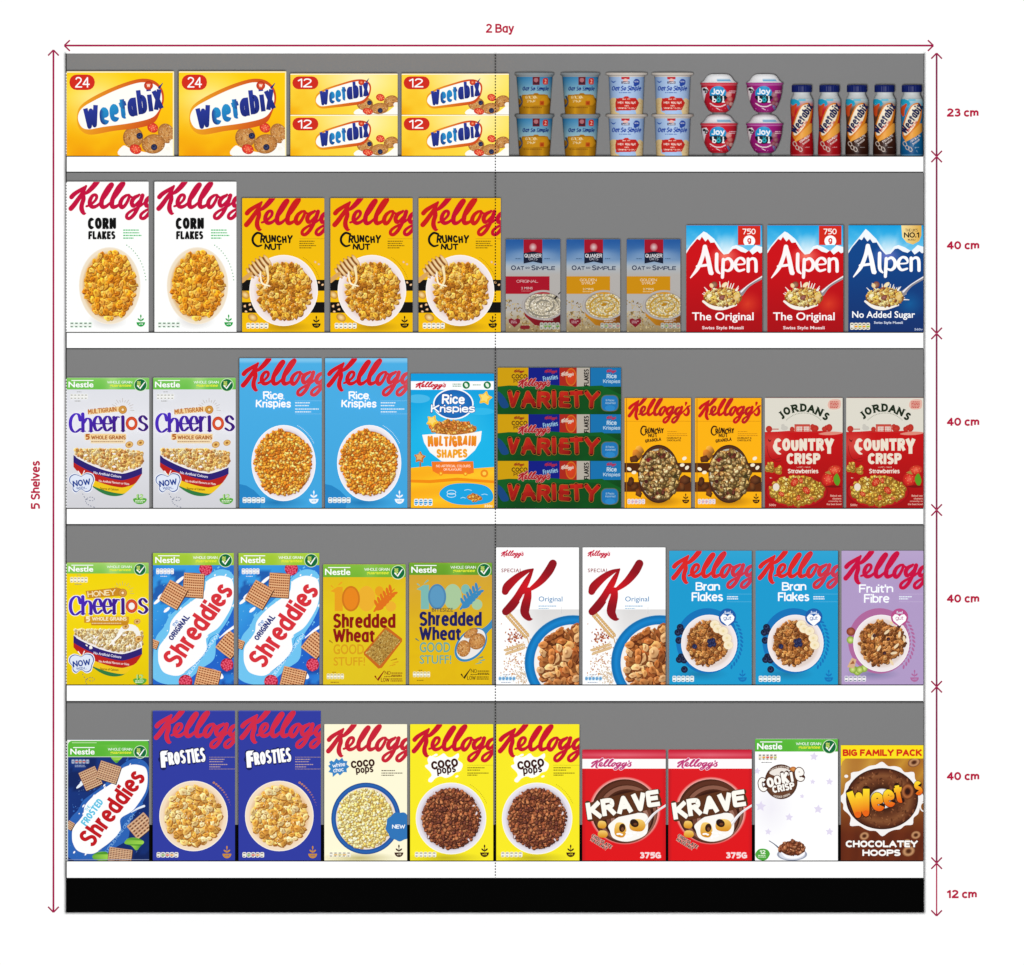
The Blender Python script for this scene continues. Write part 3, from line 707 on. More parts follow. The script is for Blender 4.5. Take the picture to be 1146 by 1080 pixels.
# ---------------------------------------------------------------- porridge sachets
def oats(kind):
    s = Print(566, 268, 627, 371.4, 7) if kind == 'o' else Print(634, 268, 694, 371.4, 8)
    s.view(560 if kind == 'o' else 627.9, 240, 5.457)
    def bg(u, v):
        c = mix('#1c5298', '#a9b8c6', min(1, v * 2.6) ** 1.5)
        c = mix(c, '#a9c0d8', max(0, 1 - math.hypot((u - .5) / .5, (v - .22) / .12)) * .7)
        c = mix(c, '#b0aca8', max(0, (v - .33) * 6))
        return mix(c, '#3f74b0', .3 * noise(u * 9, v * 9, 4) * (v < .3))
    s.G(28, 150, 370, 590, bg, 16, 24)
    s.G(28, 590, 370, 720, lambda u, v: mix('#b9b2a6', '#8f7a52', v), 3, 4)
    s.part('bowl_picture')
    X0 = 0
    for k in range(260):
        x = s.rnd.uniform(30, 372); y = 725 - 215 * (s.rnd.random() ** .7) * (1 - (x - 30) / 520)
        X, Y = s.px(x, y); c = s.rnd.choice(['#b59a64', '#9c7f48', '#cbb584', '#7e6434', '#d6c59a'])
        s.blob(X, Y, s.rnd.uniform(.9, 1.7), c, mix(c, '#5c4218', .3), s.rnd.uniform(0, 3), .5, 6, .15)
    bc = '#8c1420' if kind == 'o' else '#c48414'
    s.P([(136, 550), (150, 620), (210, 676), (300, 690), (370, 670), (372, 540)], bc, smooth=False, cf=lambda x, y: mix(bc, '#30060a', (x - 140) / 420))
    s.E(262, 554, 132, 92, '#8d8682', n=32, stops=[(0, '#a8a29c'), (.86, '#8b8480'), (.94, '#b5afab'), (1, '#9a9490')])
    s.emask(264, 556, 114, 78)
    s.heap(264, 556, 122, 86, 'oat', 1.7, ['#b7ad9a', '#a39a86', '#c9c1b2', '#8f8672', '#bfb49a'] if kind == 'o' else ['#b9a878', '#c7b890', '#a98c46', '#cbc3b0', '#b5953c'], '#9a907c', 21, 1.2)
    s.nomask()
    for a0, a1, q in ((150, 290, .75), (-30, 100, .55), (200, 330, .42), (60, 170, .88), (-80, 20, .8)):
        s.S([(264 + 114 * q * math.cos(math.radians(a)), 556 + 74 * q * math.sin(math.radians(a))) for a in range(a0, a1, 20)], [3] + [9] * (len(range(a0, a1, 20)) - 2) + [3], '#857f72' if kind == 'o' else '#b58a2c')
    if kind != 'o': s.E(262, 550, 18, 9, '#b07a10', rot=20)
    if kind == 'o': s.S([(334, 512), (366, 474)], [12, 5], '#1c1815', smooth=False); s.R(366.5, 150, 376, 720, '#808080')
    s.part('carton')
    s.P([(86, 690), (52, 660), (50, 642), (66, 634), (86, 644), (106, 634), (122, 642), (120, 660)], '#7c1626'); s.dash(64, 650, 44, '#c9a4a8', 2, 1.8, .7)
    if kind == 'o':
        s.RR(122, 678, 180, 700, 8, '#7e1c24'); s.dash(262, 642, 74, '#c9c2b8', 1, th=.9)
        s.nutri(240, 660, 122, 42, ['#b8b8a8', '#6a9a3c', '#6a9a3c', '#b8b8a8', '#5f8f34'], base='#b9bcae', ink='#3a3a34')
    else:
        s.dash(628, 640, 66, '#c9c2b8', 1) ; s.dash(262, 642, 74, '#c9c2b8', 2, 1.6, .8)
        s.nutri(240, 662, 120, 34, ['#b8b8a8', '#88a048', '#b88888', '#b8b8a8', '#b07070'], base='#b4b4aa', ink='#4a4a44')
    s.dash(92, 268, 44, '#3a5878', 1, th=.8); s.dash(268, 268, 44, '#3a5878', 1, th=.8)
    s.part('brand_name')
    s.P([(142, 152), (256, 152), (256, 250), (142, 250)], '#a00f26')
    s.P([(142, 236), (200, 226), (256, 236), (256, 300), (200, 288), (142, 300)], '#141a30')
    s.E(199, 200, 24, 26, '#c8aeb2', n=18, stops=[(0, '#d8c4c4'), (1, '#b03040')])
    s.T('QUAKER', 199, 252, 104, 24, '#d8d8dc', bold=.04); s.T('OATS', 199, 272, 54, 16, '#b8bcc8', bold=.03)
    s.part('product_name')
    tx = '#18284a'
    s.T('O', 80, 326, 30, 30, tx, bold=.045); s.T('AT', 122, 328, 46, 24, tx, bold=.045)
    s.T('so', 166, 326, 26, 12, tx, bold=.01); s.T('S', 202, 326, 26, 30, tx, bold=.045); s.T('IMPLE', 276, 328, 116, 24, tx, bold=.045)
    s.part('banner')
    s.R(28, 378, 300 if kind == 'o' else 299, 485, '#a50d24' if kind == 'o' else '#c98a08')
    if kind == 'o':
        s.T('ORIGINAL', 164, 408, 132, 17, '#d6b8b8', bold=.03); s.T('2 MINS', 162, 450, 70, 15, '#d0a8a8', bold=.02); s.dash(128, 466, 70, '#c08080', 1, th=.6)
    else:
        s.T('GOLDEN', 166, 400, 102, 16, '#e6dcc0', bold=.03); s.T('SYRUP', 166, 420, 82, 15, '#e6dcc0', bold=.03); s.T('2 MINS', 166, 456, 66, 13, '#dccca0', bold=.02); s.dash(132, 470, 64, '#dccca0', 1, th=.6)
    # redraw the bowl rim over the banner
    s.part('bowl_picture')
    s.O(262, 554, 132, 92, 12, '#b0aaa6', a0=200, a1=340)
    return s

# ---------------------------------------------------------------- muesli cartons
def muesli(kind):
    red = kind == 'r'
    s = Print(768, 252.2, 853, 371.4, 9) if red else Print(949.5, 252.2, 1033.6, 371.4, 10)
    s.view(765 if red else 765 + 742 / 4.093 + .2, 240, 4.093)
    main = '#cc0a14' if red else '#0a4488'; deep = '#a80812' if red else '#12306c'
    def sky(u, v):
        c = mix('#0f9fe0', '#9fd8f4', v * .9)
        ray = max(0, 1 - abs(math.sin(math.atan2(v - 1.0, (u - .53) * 1.4) * 7)) * 2) * .5
        return mix(mix(c, '#e6f6ff', ray * v), '#ffffff', max(0, 1 - math.hypot((u - .53) / .22, (v - 1) / .75)) ** .8)
    s.G(8, 48, 365, 200, sky, 28, 14)
    def mt(x, y):
        d = max(0, 1 - math.hypot((x - 190) / 80, (y - 190) / 50))
        return mix(mix(main, deep, (y - 200) / 330), '#ff9a80' if red else '#8a86d8', d * .8)
    sh = 0 if red else -6
    # snow, then rock below it
    s.P([(8, 185), (8, 172), (40, 130), (62, 104), (92, 78 + sh * 2), (106, 84 + sh), (140, 112), (165, 148), (190, 184), (196, 184), (222, 146), (242, 140), (270, 150), (300, 168), (330, 140), (362, 150), (362, 200)], '#f2f8fd')
    s.under([(8, 186), (30, 150), (44, 134), (62, 112), (74, 118), (84, 102), (100, 124), (112, 112), (124, 130), (142, 128), (160, 158), (184, 184), (206, 180), (226, 158), (240, 156), (262, 170), (284, 176), (300, 164), (316, 184), (338, 168), (350, 178), (364, 172)], 200, mt)
    s.G(8, 200, 365, 540, lambda u, v: mix(mt(8 + 357 * u, 200 + v * 340), '#e8502a' if red else '#0f6aa8', max(0, 1 - math.hypot((u - .8) / .2, (v - .62) / .2)) * .7), 20, 26)
    if red: s.R(8, 48, 14, 540, mix(main, '#e05050', .3)) if False else None
    s.part('picture')
    for k in range(16):
        a = s.rnd.uniform(-2.9, 0.2); r = s.rnd.uniform(.9, 1.25)
        s.S([(180 + 60 * math.cos(a), 385 + 20 * math.sin(a)), (180 + 90 * r * math.cos(a), 380 + 62 * r * math.sin(a))], [9, 3], '#f4efe8', smooth=False)
    s.S([(90, 398), (130, 424), (180, 430), (240, 414)], [10, 16, 16, 10], '#f6f0e6')
    s.S([(262, 362), (300, 326), (362, 288)], [26, 11, 14], '#8f8a90'); s.S([(264, 354), (300, 321), (362, 283)], [8, 4, 6], '#f2eef0')
    s.E(180, 382, 88, 40, '#8a5c1c')
    s.heap(180, 378, 88, 42, 'flake', 2.5, ['#e0bc62', '#cf9f48', '#f0dc9a', '#b98638', '#e8d088', '#8a4a22', '#d8b050'], '#7a4a16', 31, 1.4)
    for x, y, rx, ry, c in ((140, 322, 16, 15, '#7a3a1c'), (176, 380, 15, 10, '#7a2a1c'), (128, 326, 9, 11, '#e8c88a'), (188, 322, 16, 9, '#f0dca8'), (244, 376, 18, 12, '#e0b860'), (118, 372, 12, 8, '#f4e6b8')):
        s.E(x, y, rx, ry, c, rot=x % 50, n=14, stops=[(0, mix(c, '#ffffff', .35)), (1, c)])
    s.part('brand_name')
    W = '#fdf6f6' if red else '#ffffff'; dy = 0 if red else -4
    def st(pts, w): s.S([(x + (0 if red else 4), y + dy) for x, y in pts], w, W)
    st([(98, 148), (88, 190), (66, 245), (32, 290)], [20, 18, 17, 5]); st([(98, 148), (112, 200), (124, 262), (128, 268)], [18, 20, 22, 20])
    st([(62, 238), (120, 230)], [12, 12]); st([(152, 182), (152, 250), (166, 270)], [16, 16, 8])
    st([(182, 206), (180, 250), (178, 288)], [15, 16, 14]); st([(184, 212), (206, 202), (222, 220), (220, 244), (204, 258), (184, 252)], [9, 13, 16, 16, 12, 9])
    st([(240, 230), (278, 226), (274, 206), (256, 200), (240, 216), (238, 240), (252, 258), (278, 252)], [7, 8, 14, 11, 15, 16, 12, 9])
    st([(296, 204), (296, 260)], [15, 15]); st([(298, 214), (314, 202), (330, 212), (332, 260)], [8, 12, 15, 15])
    s.part('product_name')
    if red:
        s.T('The Original', 180, 472, 282, 48, W, bold=.015); s.T('Swiss Style Muesli', 180, 521, 190, 19, '#f6dcdc', bold=.02)
    else:
        s.T('No Added Sugar', 174, 463, 288, 40, W, bold=.015); s.T('Swiss Style Muesli', 196, 497, 132, 15, '#d8e0f0', bold=.02)
        s.part('carton')
        s.nutri(20, 496, 92, 32, ['#e8e8e8', '#f0a028', '#c8c83c', '#f0a028', '#a8c838'], base='#f4efd8'); s.T('560g', 334, 527, 38, 12, '#b8c4dc')
    s.part('badge')
    if red:
        s.R(249, 52, 352, 140, '#d42618'); s.T('750', 300, 78, 60, 26, '#fff4f0', bold=.04)
        s.P([(276, 140)] + [(301 + 27 * math.cos(math.radians(a)), 122 + 26 * math.sin(math.radians(a))) for a in range(140, 405, 12)] + [(328, 140)], '#ffffff')
        s.T('g', 301, 122, 18, 28, '#d42618', bold=.05)
    else:
        o = -3
        s.P([(258 + o, 50), (350 + o, 50), (350 + o, 96), (340 + o, 122), (312 + o, 138), (282 + o, 128), (262 + o, 104)], None, cf=lambda x, y: mix('#f8e2a0', '#d8a236', (x - 250) / 110))
        s.T("THE UK'S", 302, 72, 58, 13, '#5a3c10', bold=.03); s.T('NO.1', 302, 94, 70, 25, '#1c1408', bold=.05); s.T('MUESLI', 302, 116, 34, 7, '#5a3c10')
    return s

# ---------------------------------------------------------------- oat ring cartons
def rings(honey):
    s = Print(74.6, 422.8, 167, 568.4, 12) if not honey else Print(74.6, 629.8, 166.4, 766, 13)
    s.view(70, 395 if not honey else 600, 5.73)
    base = ('#dfe0e6', '#cfcfd4') if not honey else ('#f0d400', '#dfc000')
    s.G(22, 150, 562, 1000, lambda u, v: mix(mix(base[0], base[1], max(0, v - .55) * 2), '#ffffff', .25 * max(0, 1 - abs(v - .35) / .2) * (1 - abs(u - .5)) * (.5 if honey else 1)), 8, 16)
    y0 = 159 if not honey else 170
    nestle(s, 22, y0, 556 if not honey else 552, y0 + (75 if not honey else 70), '#7fc95c' if not honey else '#9ccf66', '#6abf4a' if not honey else '#7cc24e')
    s.part('bowl_picture')
    stripes = [('#2c1f72', 0, 46), ('#b8201a', 46, 92), ('#efc61c', 92, 132), ('#2f7a40', 132, 158)]
    dy = 0 if not honey else -18
    def arc(t, d):      # underside of the bowl: rim curve pushed down by d
        x = 70 + 440 * t
        rim = 655 + dy + 118 * math.sin(t * PI * .62) ** .9
        if t > .72: rim = rim - (t - .72) * 130
        return x, rim + d
    N = 24
    for c, a, b in stripes:
        up = []; lo = []
        for k in range(N + 1):
            t = k / N
            full = 158 * max(0, math.sin(PI * (t * .92 + .04))) ** .6 + (30 if t < .1 else 0) * (1 - t * 10)
            x, y = arc(t, 0)
            up.append((x, y + min(a, full))); lo.append((x, y + min(b, full)))
        z = s._n()
        for k in range(N):
            s._face([s.px(*p) for p in (up[k], up[k + 1], lo[k + 1], lo[k])], [C_(c)] * 4, z)
    rim = [arc(k / N, 0) for k in range(N + 1)]
    top = [(70, 655 + dy), (100, 622 + dy), (200, 620 + dy), (330, 628 + dy), (420, 640 + dy), (500, 660 + dy)]
    poly = rim + top[::-1]
    s.P(poly, '#e9dfd8')
    rd = random.Random(40 + honey); old = s.rnd; s.rnd = rd
    pts = []
    for j in range(13):
        for i in range(34):
            x = 82 + i * 13 + rd.uniform(-4, 4) + 6 * (j & 1); y = 622 + dy + j * 11 + rd.uniform(-3, 3)
            t = (x - 70) / 440
            if t > 1.0 or t < .02: continue
            lim = arc(t, 0)[1] - 16; hi = 612 + dy + 40 * max(0, t - .5)
            if hi < y < lim: pts.append((x, y))
    rd.shuffle(pts)
    pal = ['#c98228', '#e0a03c', '#b9681c', '#efbc62', '#dd9430', '#e8c890', '#d8b070'] if not honey else ['#dcb878', '#c99a50', '#ecd8a8', '#b98840', '#e6cc98']
    for x, y in pts:
        X, Y = s.px(x, y); c = C_(rd.choice(pal)); r = rd.uniform(1.7, 2.5); dk = mix(c, '#50280a', .5)
        A = rd.uniform(.65, 1); a = rd.uniform(0, 3)
        s.blob(X + .3, Y + .5, r * 1.05, dk, mix(dk, c, .4), a, A, 8, .06)
        s.blob(X, Y, r, c, mix(c, '#fff0c8', .4), a, A, 9, .06, tilt=.25)
        s.blob(X, Y, r * .36, dk, mix(dk, c, .3), a, A, 6, .1)
    for _ in range(16 if honey else 8):
        x, y = rd.uniform(140, 440), rd.uniform(640, 740) + dy
        X, Y = s.px(x, y); s.blob(X, Y, rd.uniform(1.2, 2.6), '#ffffff', '#efe6dc', rd.uniform(0, 3), .5, 8, .3)
    s.rnd = old
    if honey:
        s.S([(350, 640), (400, 590), (470, 600), (505, 700)], [8, 40, 36, 10], '#f4f1ea'); s.S([(300, 700), (350, 650), (380, 620)], [6, 18, 10], '#fbf8f0')
    rr = [(428, 588, 26), (500, 576, 24), (490, 676, 28)] if not honey else [(405, 580, 22), (478, 548, 22), (488, 660, 26)]
    for x, y, r in rr:
        s.E(x, y, r, r * .8, '#c88a38', n=16, rot=20, stops=[(0, '#8a5418'), (.25, '#a86a22'), (.6, '#f0c678'), (1, '#b87a2c')])
    s.S(rim[1:], [7] * N, '#f4f0ee', smooth=False, cap=False)
    def w(tt, x, y, ww, hh, c, r): s.T(tt, x, y + dy, ww, hh, c, rot=r, bold=.02)
    w('No Artificial Colours', 288, 780, 180, 17, '#e8e4f4', -9); w('No Artificial Flavours or Nuts', 330, 830, 196, 15, '#f2dcd4', -6); w('Source of Calcium', 300, 872, 118, 15, '#6a5008', -4)
    s.part('badge')
    by = 830 + dy
    H = [(120, by - 40), (150, by - 58), (188, by - 50), (202, by - 18), (190, by + 16), (180, by + 50), (150, by + 62), (118, by + 44), (88, by + 64), (66, by + 48), (64, by + 20), (44, by - 2), (46, by - 34), (72, by - 52), (100, by - 48)]
    cx0, cy0 = 122, by
    s.P([(cx0 + (x - cx0) * 1.07, cy0 + (y - cy0) * 1.09) for x, y in H], '#eef2fa', smooth=True)
    s.P(H, '#2a4c94', smooth=True); s.P([(cx0 + (x - cx0) * .93, cy0 + (y - cy0) * .91) for x, y in H], '#dfe7f6', smooth=True)
    s.T('NOW', 122, by + 2, 114, 40, '#1c3f92', rot=8, bold=.05); s.T('WITH...', 122, by + 36, 70, 16, '#3c5ca0', rot=4, bold=.02)
    s.S([(116, by - 50), (100, by - 72)], [4, 6], '#ffffff', smooth=False); s.S([(130, by - 52), (140, by - 74)], [4, 6], '#ffffff', smooth=False)
    trail = crom([(128, by + 72), (150, by + 106), (190, by + 118), (205, by + 104), (180, by + 94), (150, by + 108), (152, by + 130), (176, by + 150), (214, by + 162)], False, 4)
    for k in range(0, len(trail) - 1, 2):
        s.S([trail[k], trail[k + 1]], 3.4, '#3a4a72', smooth=False, cap=False)
    s.part('carton')
    s.P([(452 + 44 * (1 + math.cos(a)), 938 + dy + (32 * math.sin(a) if math.sin(a) > 0 else 10 * math.sin(a))) for a in [i * PI / 12 for i in range(24)]], '#58a83c')
    s.T('12', 496, 922 + dy, 44, 34, '#4f9f38', bold=.05); s.T('12', 496, 922 + dy, 42, 32, '#b8e08c', bold=.02)
    s.dash(466, 944 + dy, 62, '#e4f4d8', 2, 1.6, .9)
    nb = '#efefea' if not honey else '#f6ecc0'
    s.nutri(48, 262, 114, 36, base=nb, ink='#8a8a88'); s.dash(78, 306, 52, '#8a8880', 1); s.dash(92, 248, 30, '#8a8880', 1, th=.6)
    for k in range(12):
        a = math.radians(-170 + k * 16); cx, cy = 385, 362
        s.S([(cx + 48 * math.cos(a), cy + 46 * math.sin(a)), (cx + (66 + 10 * (k % 2)) * math.cos(a), cy + (62 + 10 * (k % 2)) * math.sin(a))], 2, '#a89684', smooth=False, cap=False)
    s.part('product_name')
    if not honey:
        s.P([(160, 366), (404, 338), (406, 372), (164, 396)], '#f4d49a'); s.T('MULTIGRAIN', 254, 368, 184, 32, '#b8641c', rot=5.5, bold=.04, jig=.3)
        s.RR(142, 518, 408, 558, 6, '#f4d49a'); s.RR(180, 550, 404, 580, 4, '#f2dcb4')
        s.T('5', 160, 538, 28, 38, '#b4601a', bold=.06); s.T('WHOLE GRAINS', 294, 542, 222, 26, '#a85c22', bold=.05)
        s.dash(184, 566, 212, '#a8805a', 1, th=.9)
    else:
        s.P([(148, 352), (350, 330), (402, 346), (404, 380), (160, 400)], '#c8881c'); s.T('HONEY', 250, 366, 180, 36, '#f8e8b8', rot=5, bold=.04)
        s.RR(138, 516, 426, 556, 6, '#d29822'); s.RR(184, 548, 420, 572, 4, '#c8881c')
        s.T('5', 162, 532, 28, 36, '#f8ecc0', bold=.06); s.T('WHOLE GRAINS', 300, 530, 222, 24, '#f8ecc0', bold=.05)
        s.dash(188, 556, 220, '#f0dca8', 1, th=.9)
    s.E(386, 364, 27, 27, '#c8862e', n=20, stops=[(0, '#fff2d8'), (.28, '#f0d4a0'), (.36, '#b87826'), (.7, '#dca048'), (1, '#a8691c')])
    s.part('brand_name')
    o = 0 if not honey else -3
    letters = [[(113, 430), (104, 398), (82, 391), (58, 414), (50, 452), (58, 490), (82, 508), (114, 488)],
               [(130, 392), (131, 500)], [(137, 446), (158, 420), (180, 436), (182, 500)],
               [(204, 452), (246, 452), (240, 416), (222, 408), (205, 432), (205, 472), (222, 499), (250, 480)],
               [(266, 452), (308, 452), (302, 416), (284, 408), (267, 432), (267, 472), (284, 499), (312, 480)],
               [(330, 414), (331, 498)], [(334, 434), (348, 412), (364, 412)], [(387, 410), (388, 498)],
               [(538, 424), (516, 404), (496, 420), (504, 442), (530, 458), (540, 478), (518, 498), (490, 484)]]
    def cw(x, y): return mix('#4a2ac0', '#3a1478', (x - 40) / 420 + (y - 440) / 300)
    for grow, cc in ((9, '#f2ecf6'), (0, None)):
        for L in letters:
            s.S([(x, y + o) for x, y in L], 10, cc, nib=(8 + grow, 22 + grow), cf=None if cc else cw)
        for x0, x1, y in ((118, 146, 502), (168, 194, 502), (320, 342, 500), (376, 400, 500), (320, 336, 412), (376, 392, 410), (120, 134, 392)):
            if cc is None: s.S([(x0, y + o), (x1, y + o)], 7, None, smooth=False, cf=cw)
    s.E(443, 452 + o, 39, 46, '#f0ece8')
    s.E(443, 452 + o, 38, 44, '#d8401c', n=30, stops=[(0, '#f4efec'), (.5, '#f4efec'), (.54, '#c03818'), (.75, '#e4552a'), (1, '#b83414')])
    return s
# ---------------------------------------------------------------- puffed rice carton
def rice():
    s = Print(268, 401, 360.1, 568.4, 14); s.view(265, 395, 5.73)
    s.G(14, 30, 550, 1000, lambda u, v: mix('#4aaee4', '#3ea4de', v) if v > .02 else '#7cc4ec', 6, 50)
    s.part('bowl_picture')
    s.E(250, 960, 210, 46, '#2c86c0', stops=[(0, '#1f78b4'), (1, '#3ea4de')])
    s.P([(14, 840), (60, 850), (110, 880), (160, 930), (150, 1000), (14, 1000)], '#2484c4')
    s.bowl(300, 706, 206, 244, .15, white='#eeeaf0', inner='#d9cfd6', edge='#ffffff')
    def keep(x, y): return math.hypot(x, y) < .86 + .14 * noise(math.atan2(y, x) * 2.2 + 9, 3, 5)
    s.heap(300, 704, 196, 226, 'puff', 2.5, ['#e08a1c', '#f0a838', '#d87814', '#f8c468', '#ec9c2c', '#c8680e'], '#9a5210', 41, 1.25, keep=keep)
    s.part('carton')
    for k in range(15):
        a = math.radians(-66 + k * 2.6)
        s.E(300 + 222 * math.cos(a), 706 + 262 * math.sin(a), 3, 3, '#d4ecf8', n=6)
    s.R(372, 306, 548, 308, '#8ccaf0'); s.R(372, 390, 548, 392, '#8ccaf0')
    for y, w in ((316, 126), (334, 112), (356, 160), (374, 122)): s.dash(374, y, w, '#d8eefa', 1, th=1.3)
    s.icon(494, 936, 33, '#f2f8fc', '#3ea4de')
    s.nutri(36, 926, 146, 36, base='#e4f0f6', ink='#6a7884')
    s.part('product_name')
    s.T('Rice', 233, 272, 128, 50, '#fbfdff', bold=.06, jig=.4); s.T('Krispies', 234, 330, 226, 62, '#fbfdff', bold=.06, jig=.45)
    for x, y in ((284, 296), (302, 296), (293, 286)): s.E(x, y, 3.5, 3.5, '#fbfdff', n=8)
    s.part('brand_name')
    kelloggs(s, 8, 18, .49, None, cf=lambda x, y: mix('#d01020', '#d8505c', max(0, (x - 260) / 340)))
    return s

# ---------------------------------------------------------------- multigrain shapes carton
def star5(cx, cy, r, q=.5, rot=0):
    return [(cx + (r if k % 2 == 0 else r * q) * math.sin(rot + k * PI / 5), cy - (r if k % 2 == 0 else r * q) * math.cos(rot + k * PI / 5)) for k in range(10)]

def shapes():
    s = Print(459.8, 418.3, 553, 568.4, 15); s.view(455, 395, 4.584)
    s.G(20, 105, 452, 620, lambda u, v: mix(mix('#0a9bdc', '#17b4e8', v * 1.5), '#5fd0f0', max(0, 1 - math.hypot((u - .5) / .5, (v - .5) / .35)) * .5), 12, 14)
    s.G(20, 575, 452, 800, lambda u, v: mix(mix('#fcc41c', '#f79e10', abs(math.sin(v * 7 + u * 2)) * .6), '#ffd84a', .3 * u), 14, 16)
    s.P([(20, 590), (110, 580), (240, 600), (452, 585), (452, 570), (20, 570)], '#17b4e8')
    s.P([(20, 650), (120, 652), (260, 640), (452, 655), (452, 668), (260, 656), (120, 668), (20, 664)], '#f28c0c', smooth=False)
    s.E(60, 235, 60, 22, '#48b8e8'); s.E(380, 300, 70, 18, '#2fb8ea')
    s.P([(168, 726), (210, 680), (300, 668), (400, 680), (442, 720), (430, 765), (330, 780), (230, 770)], '#18a4e2', smooth=True)
    for x, y in ((230, 715), (230, 730)): s.O(x, y, 24, 12, 3, '#d8f0fa')
    for x, y, w in ((315, 705, 36), (400, 728, 30), (290, 745, 24)): s.S([(x - w / 2, y), (x, y - 4), (x + w / 2, y)], 2.5, '#c8ecfa')
    s.part('banner')
    s.R(20, 145, 447, 189, '#fdfdff')
    small_k(s, 46, 148, 158, 40, '#c8102e', grow=10)
    for x in (306, 414): s.E(x, 165, 19, 19, '#127a44'); s.E(x, 165, 8, 12, '#e8f4e0', rot=30)
    s.dash(236, 158, 46, '#3a8a58', 2, 2.2, .9); s.dash(340, 162, 50, '#3a8a58', 1, th=.9)
    s.part('product_name')
    s.E(240, 262, 104, 80, '#ffffff', n=40); s.E(240, 262, 97, 73, '#1668b8', n=40, stops=[(0, '#2a86d4'), (1, '#1560ae')])
    s.T('Rice', 240, 238, 116, 50, '#ffffff', bold=.06, jig=.3, out=[('#14509c', .05)]); s.T('Krispies', 238, 290, 224, 48, '#ffffff', bold=.07, jig=.3, out=[('#14509c', .05)])
    s.part('bowl_picture')
    s.heap(236, 384, 122, 38, 'cluster', 3.0, ['#e8a03c', '#f0b458', '#d88a2c', '#f6c878', '#e0883c'], '#c87a28', 51, 1.2)
    s.P([(80, 420), (158, 414), (240, 422), (310, 414), (386, 400), (380, 450), (350, 500), (300, 545), (240, 562), (180, 556), (120, 510), (90, 460)], '#fbf8f4', smooth=False)
    s.T('MULTIGRAIN', 233, 452, 250, 54, '#f0941c', bold=.06, jig=.6, rot=1, cf=lambda u, v: mix('#f2a024', '#e87818', v)); s.T('SHAPES', 233, 516, 158, 44, '#f2a424', bold=.06, jig=.5)
    for cx, cy, r, a in ((403, 232, 36, .2), (132, 350, 32, .5), (68, 536, 30, .1)):
        c = '#f6c434' if r > 30 else '#c8702a'
        s.P(star5(cx, cy, r * 1.05, .62, a), c if r > 30 else '#c8702a', smooth=True, n=3); s.P(star5(cx - 2, cy - 3, r * .7, .6, a), mix(c, '#fff2b0', .5), smooth=True, n=3)
    s.P([(66, 560), (74, 560), (74, 584), (66, 584)], '#a8602a')
    s.P([(128, 558), (342, 556), (345, 614), (320, 622), (160, 620), (134, 606)], '#f07820')
    s.T('NO ARTIFICIAL COLOURS', 240, 580, 176, 13, '#fff0d8', bold=.03); s.T('OR FLAVOURS', 236, 598, 92, 12, '#fff0d8', bold=.03)
    for x, y, r in ((176, 618, 11), (302, 620, 11), (399, 618, 20)): s.E(x, y, r, r, '#f08a18'); s.E(x, y, r * .5, r * .5, '#fcd04a')
    s.heap(342, 740, 36, 18, 'cluster', 2.6, ['#e8a03c', '#f0b458', '#d88a2c'], '#c87a28', 52)
    s.part('carton')
    s.nutri(38, 748, 96, 36, ['#2a9ad8'] * 4, base='#e8f6fc', ink='#2470a8'); s.T('350g', 420, 786, 42, 15, '#fff6e0', bold=.02)
    return s

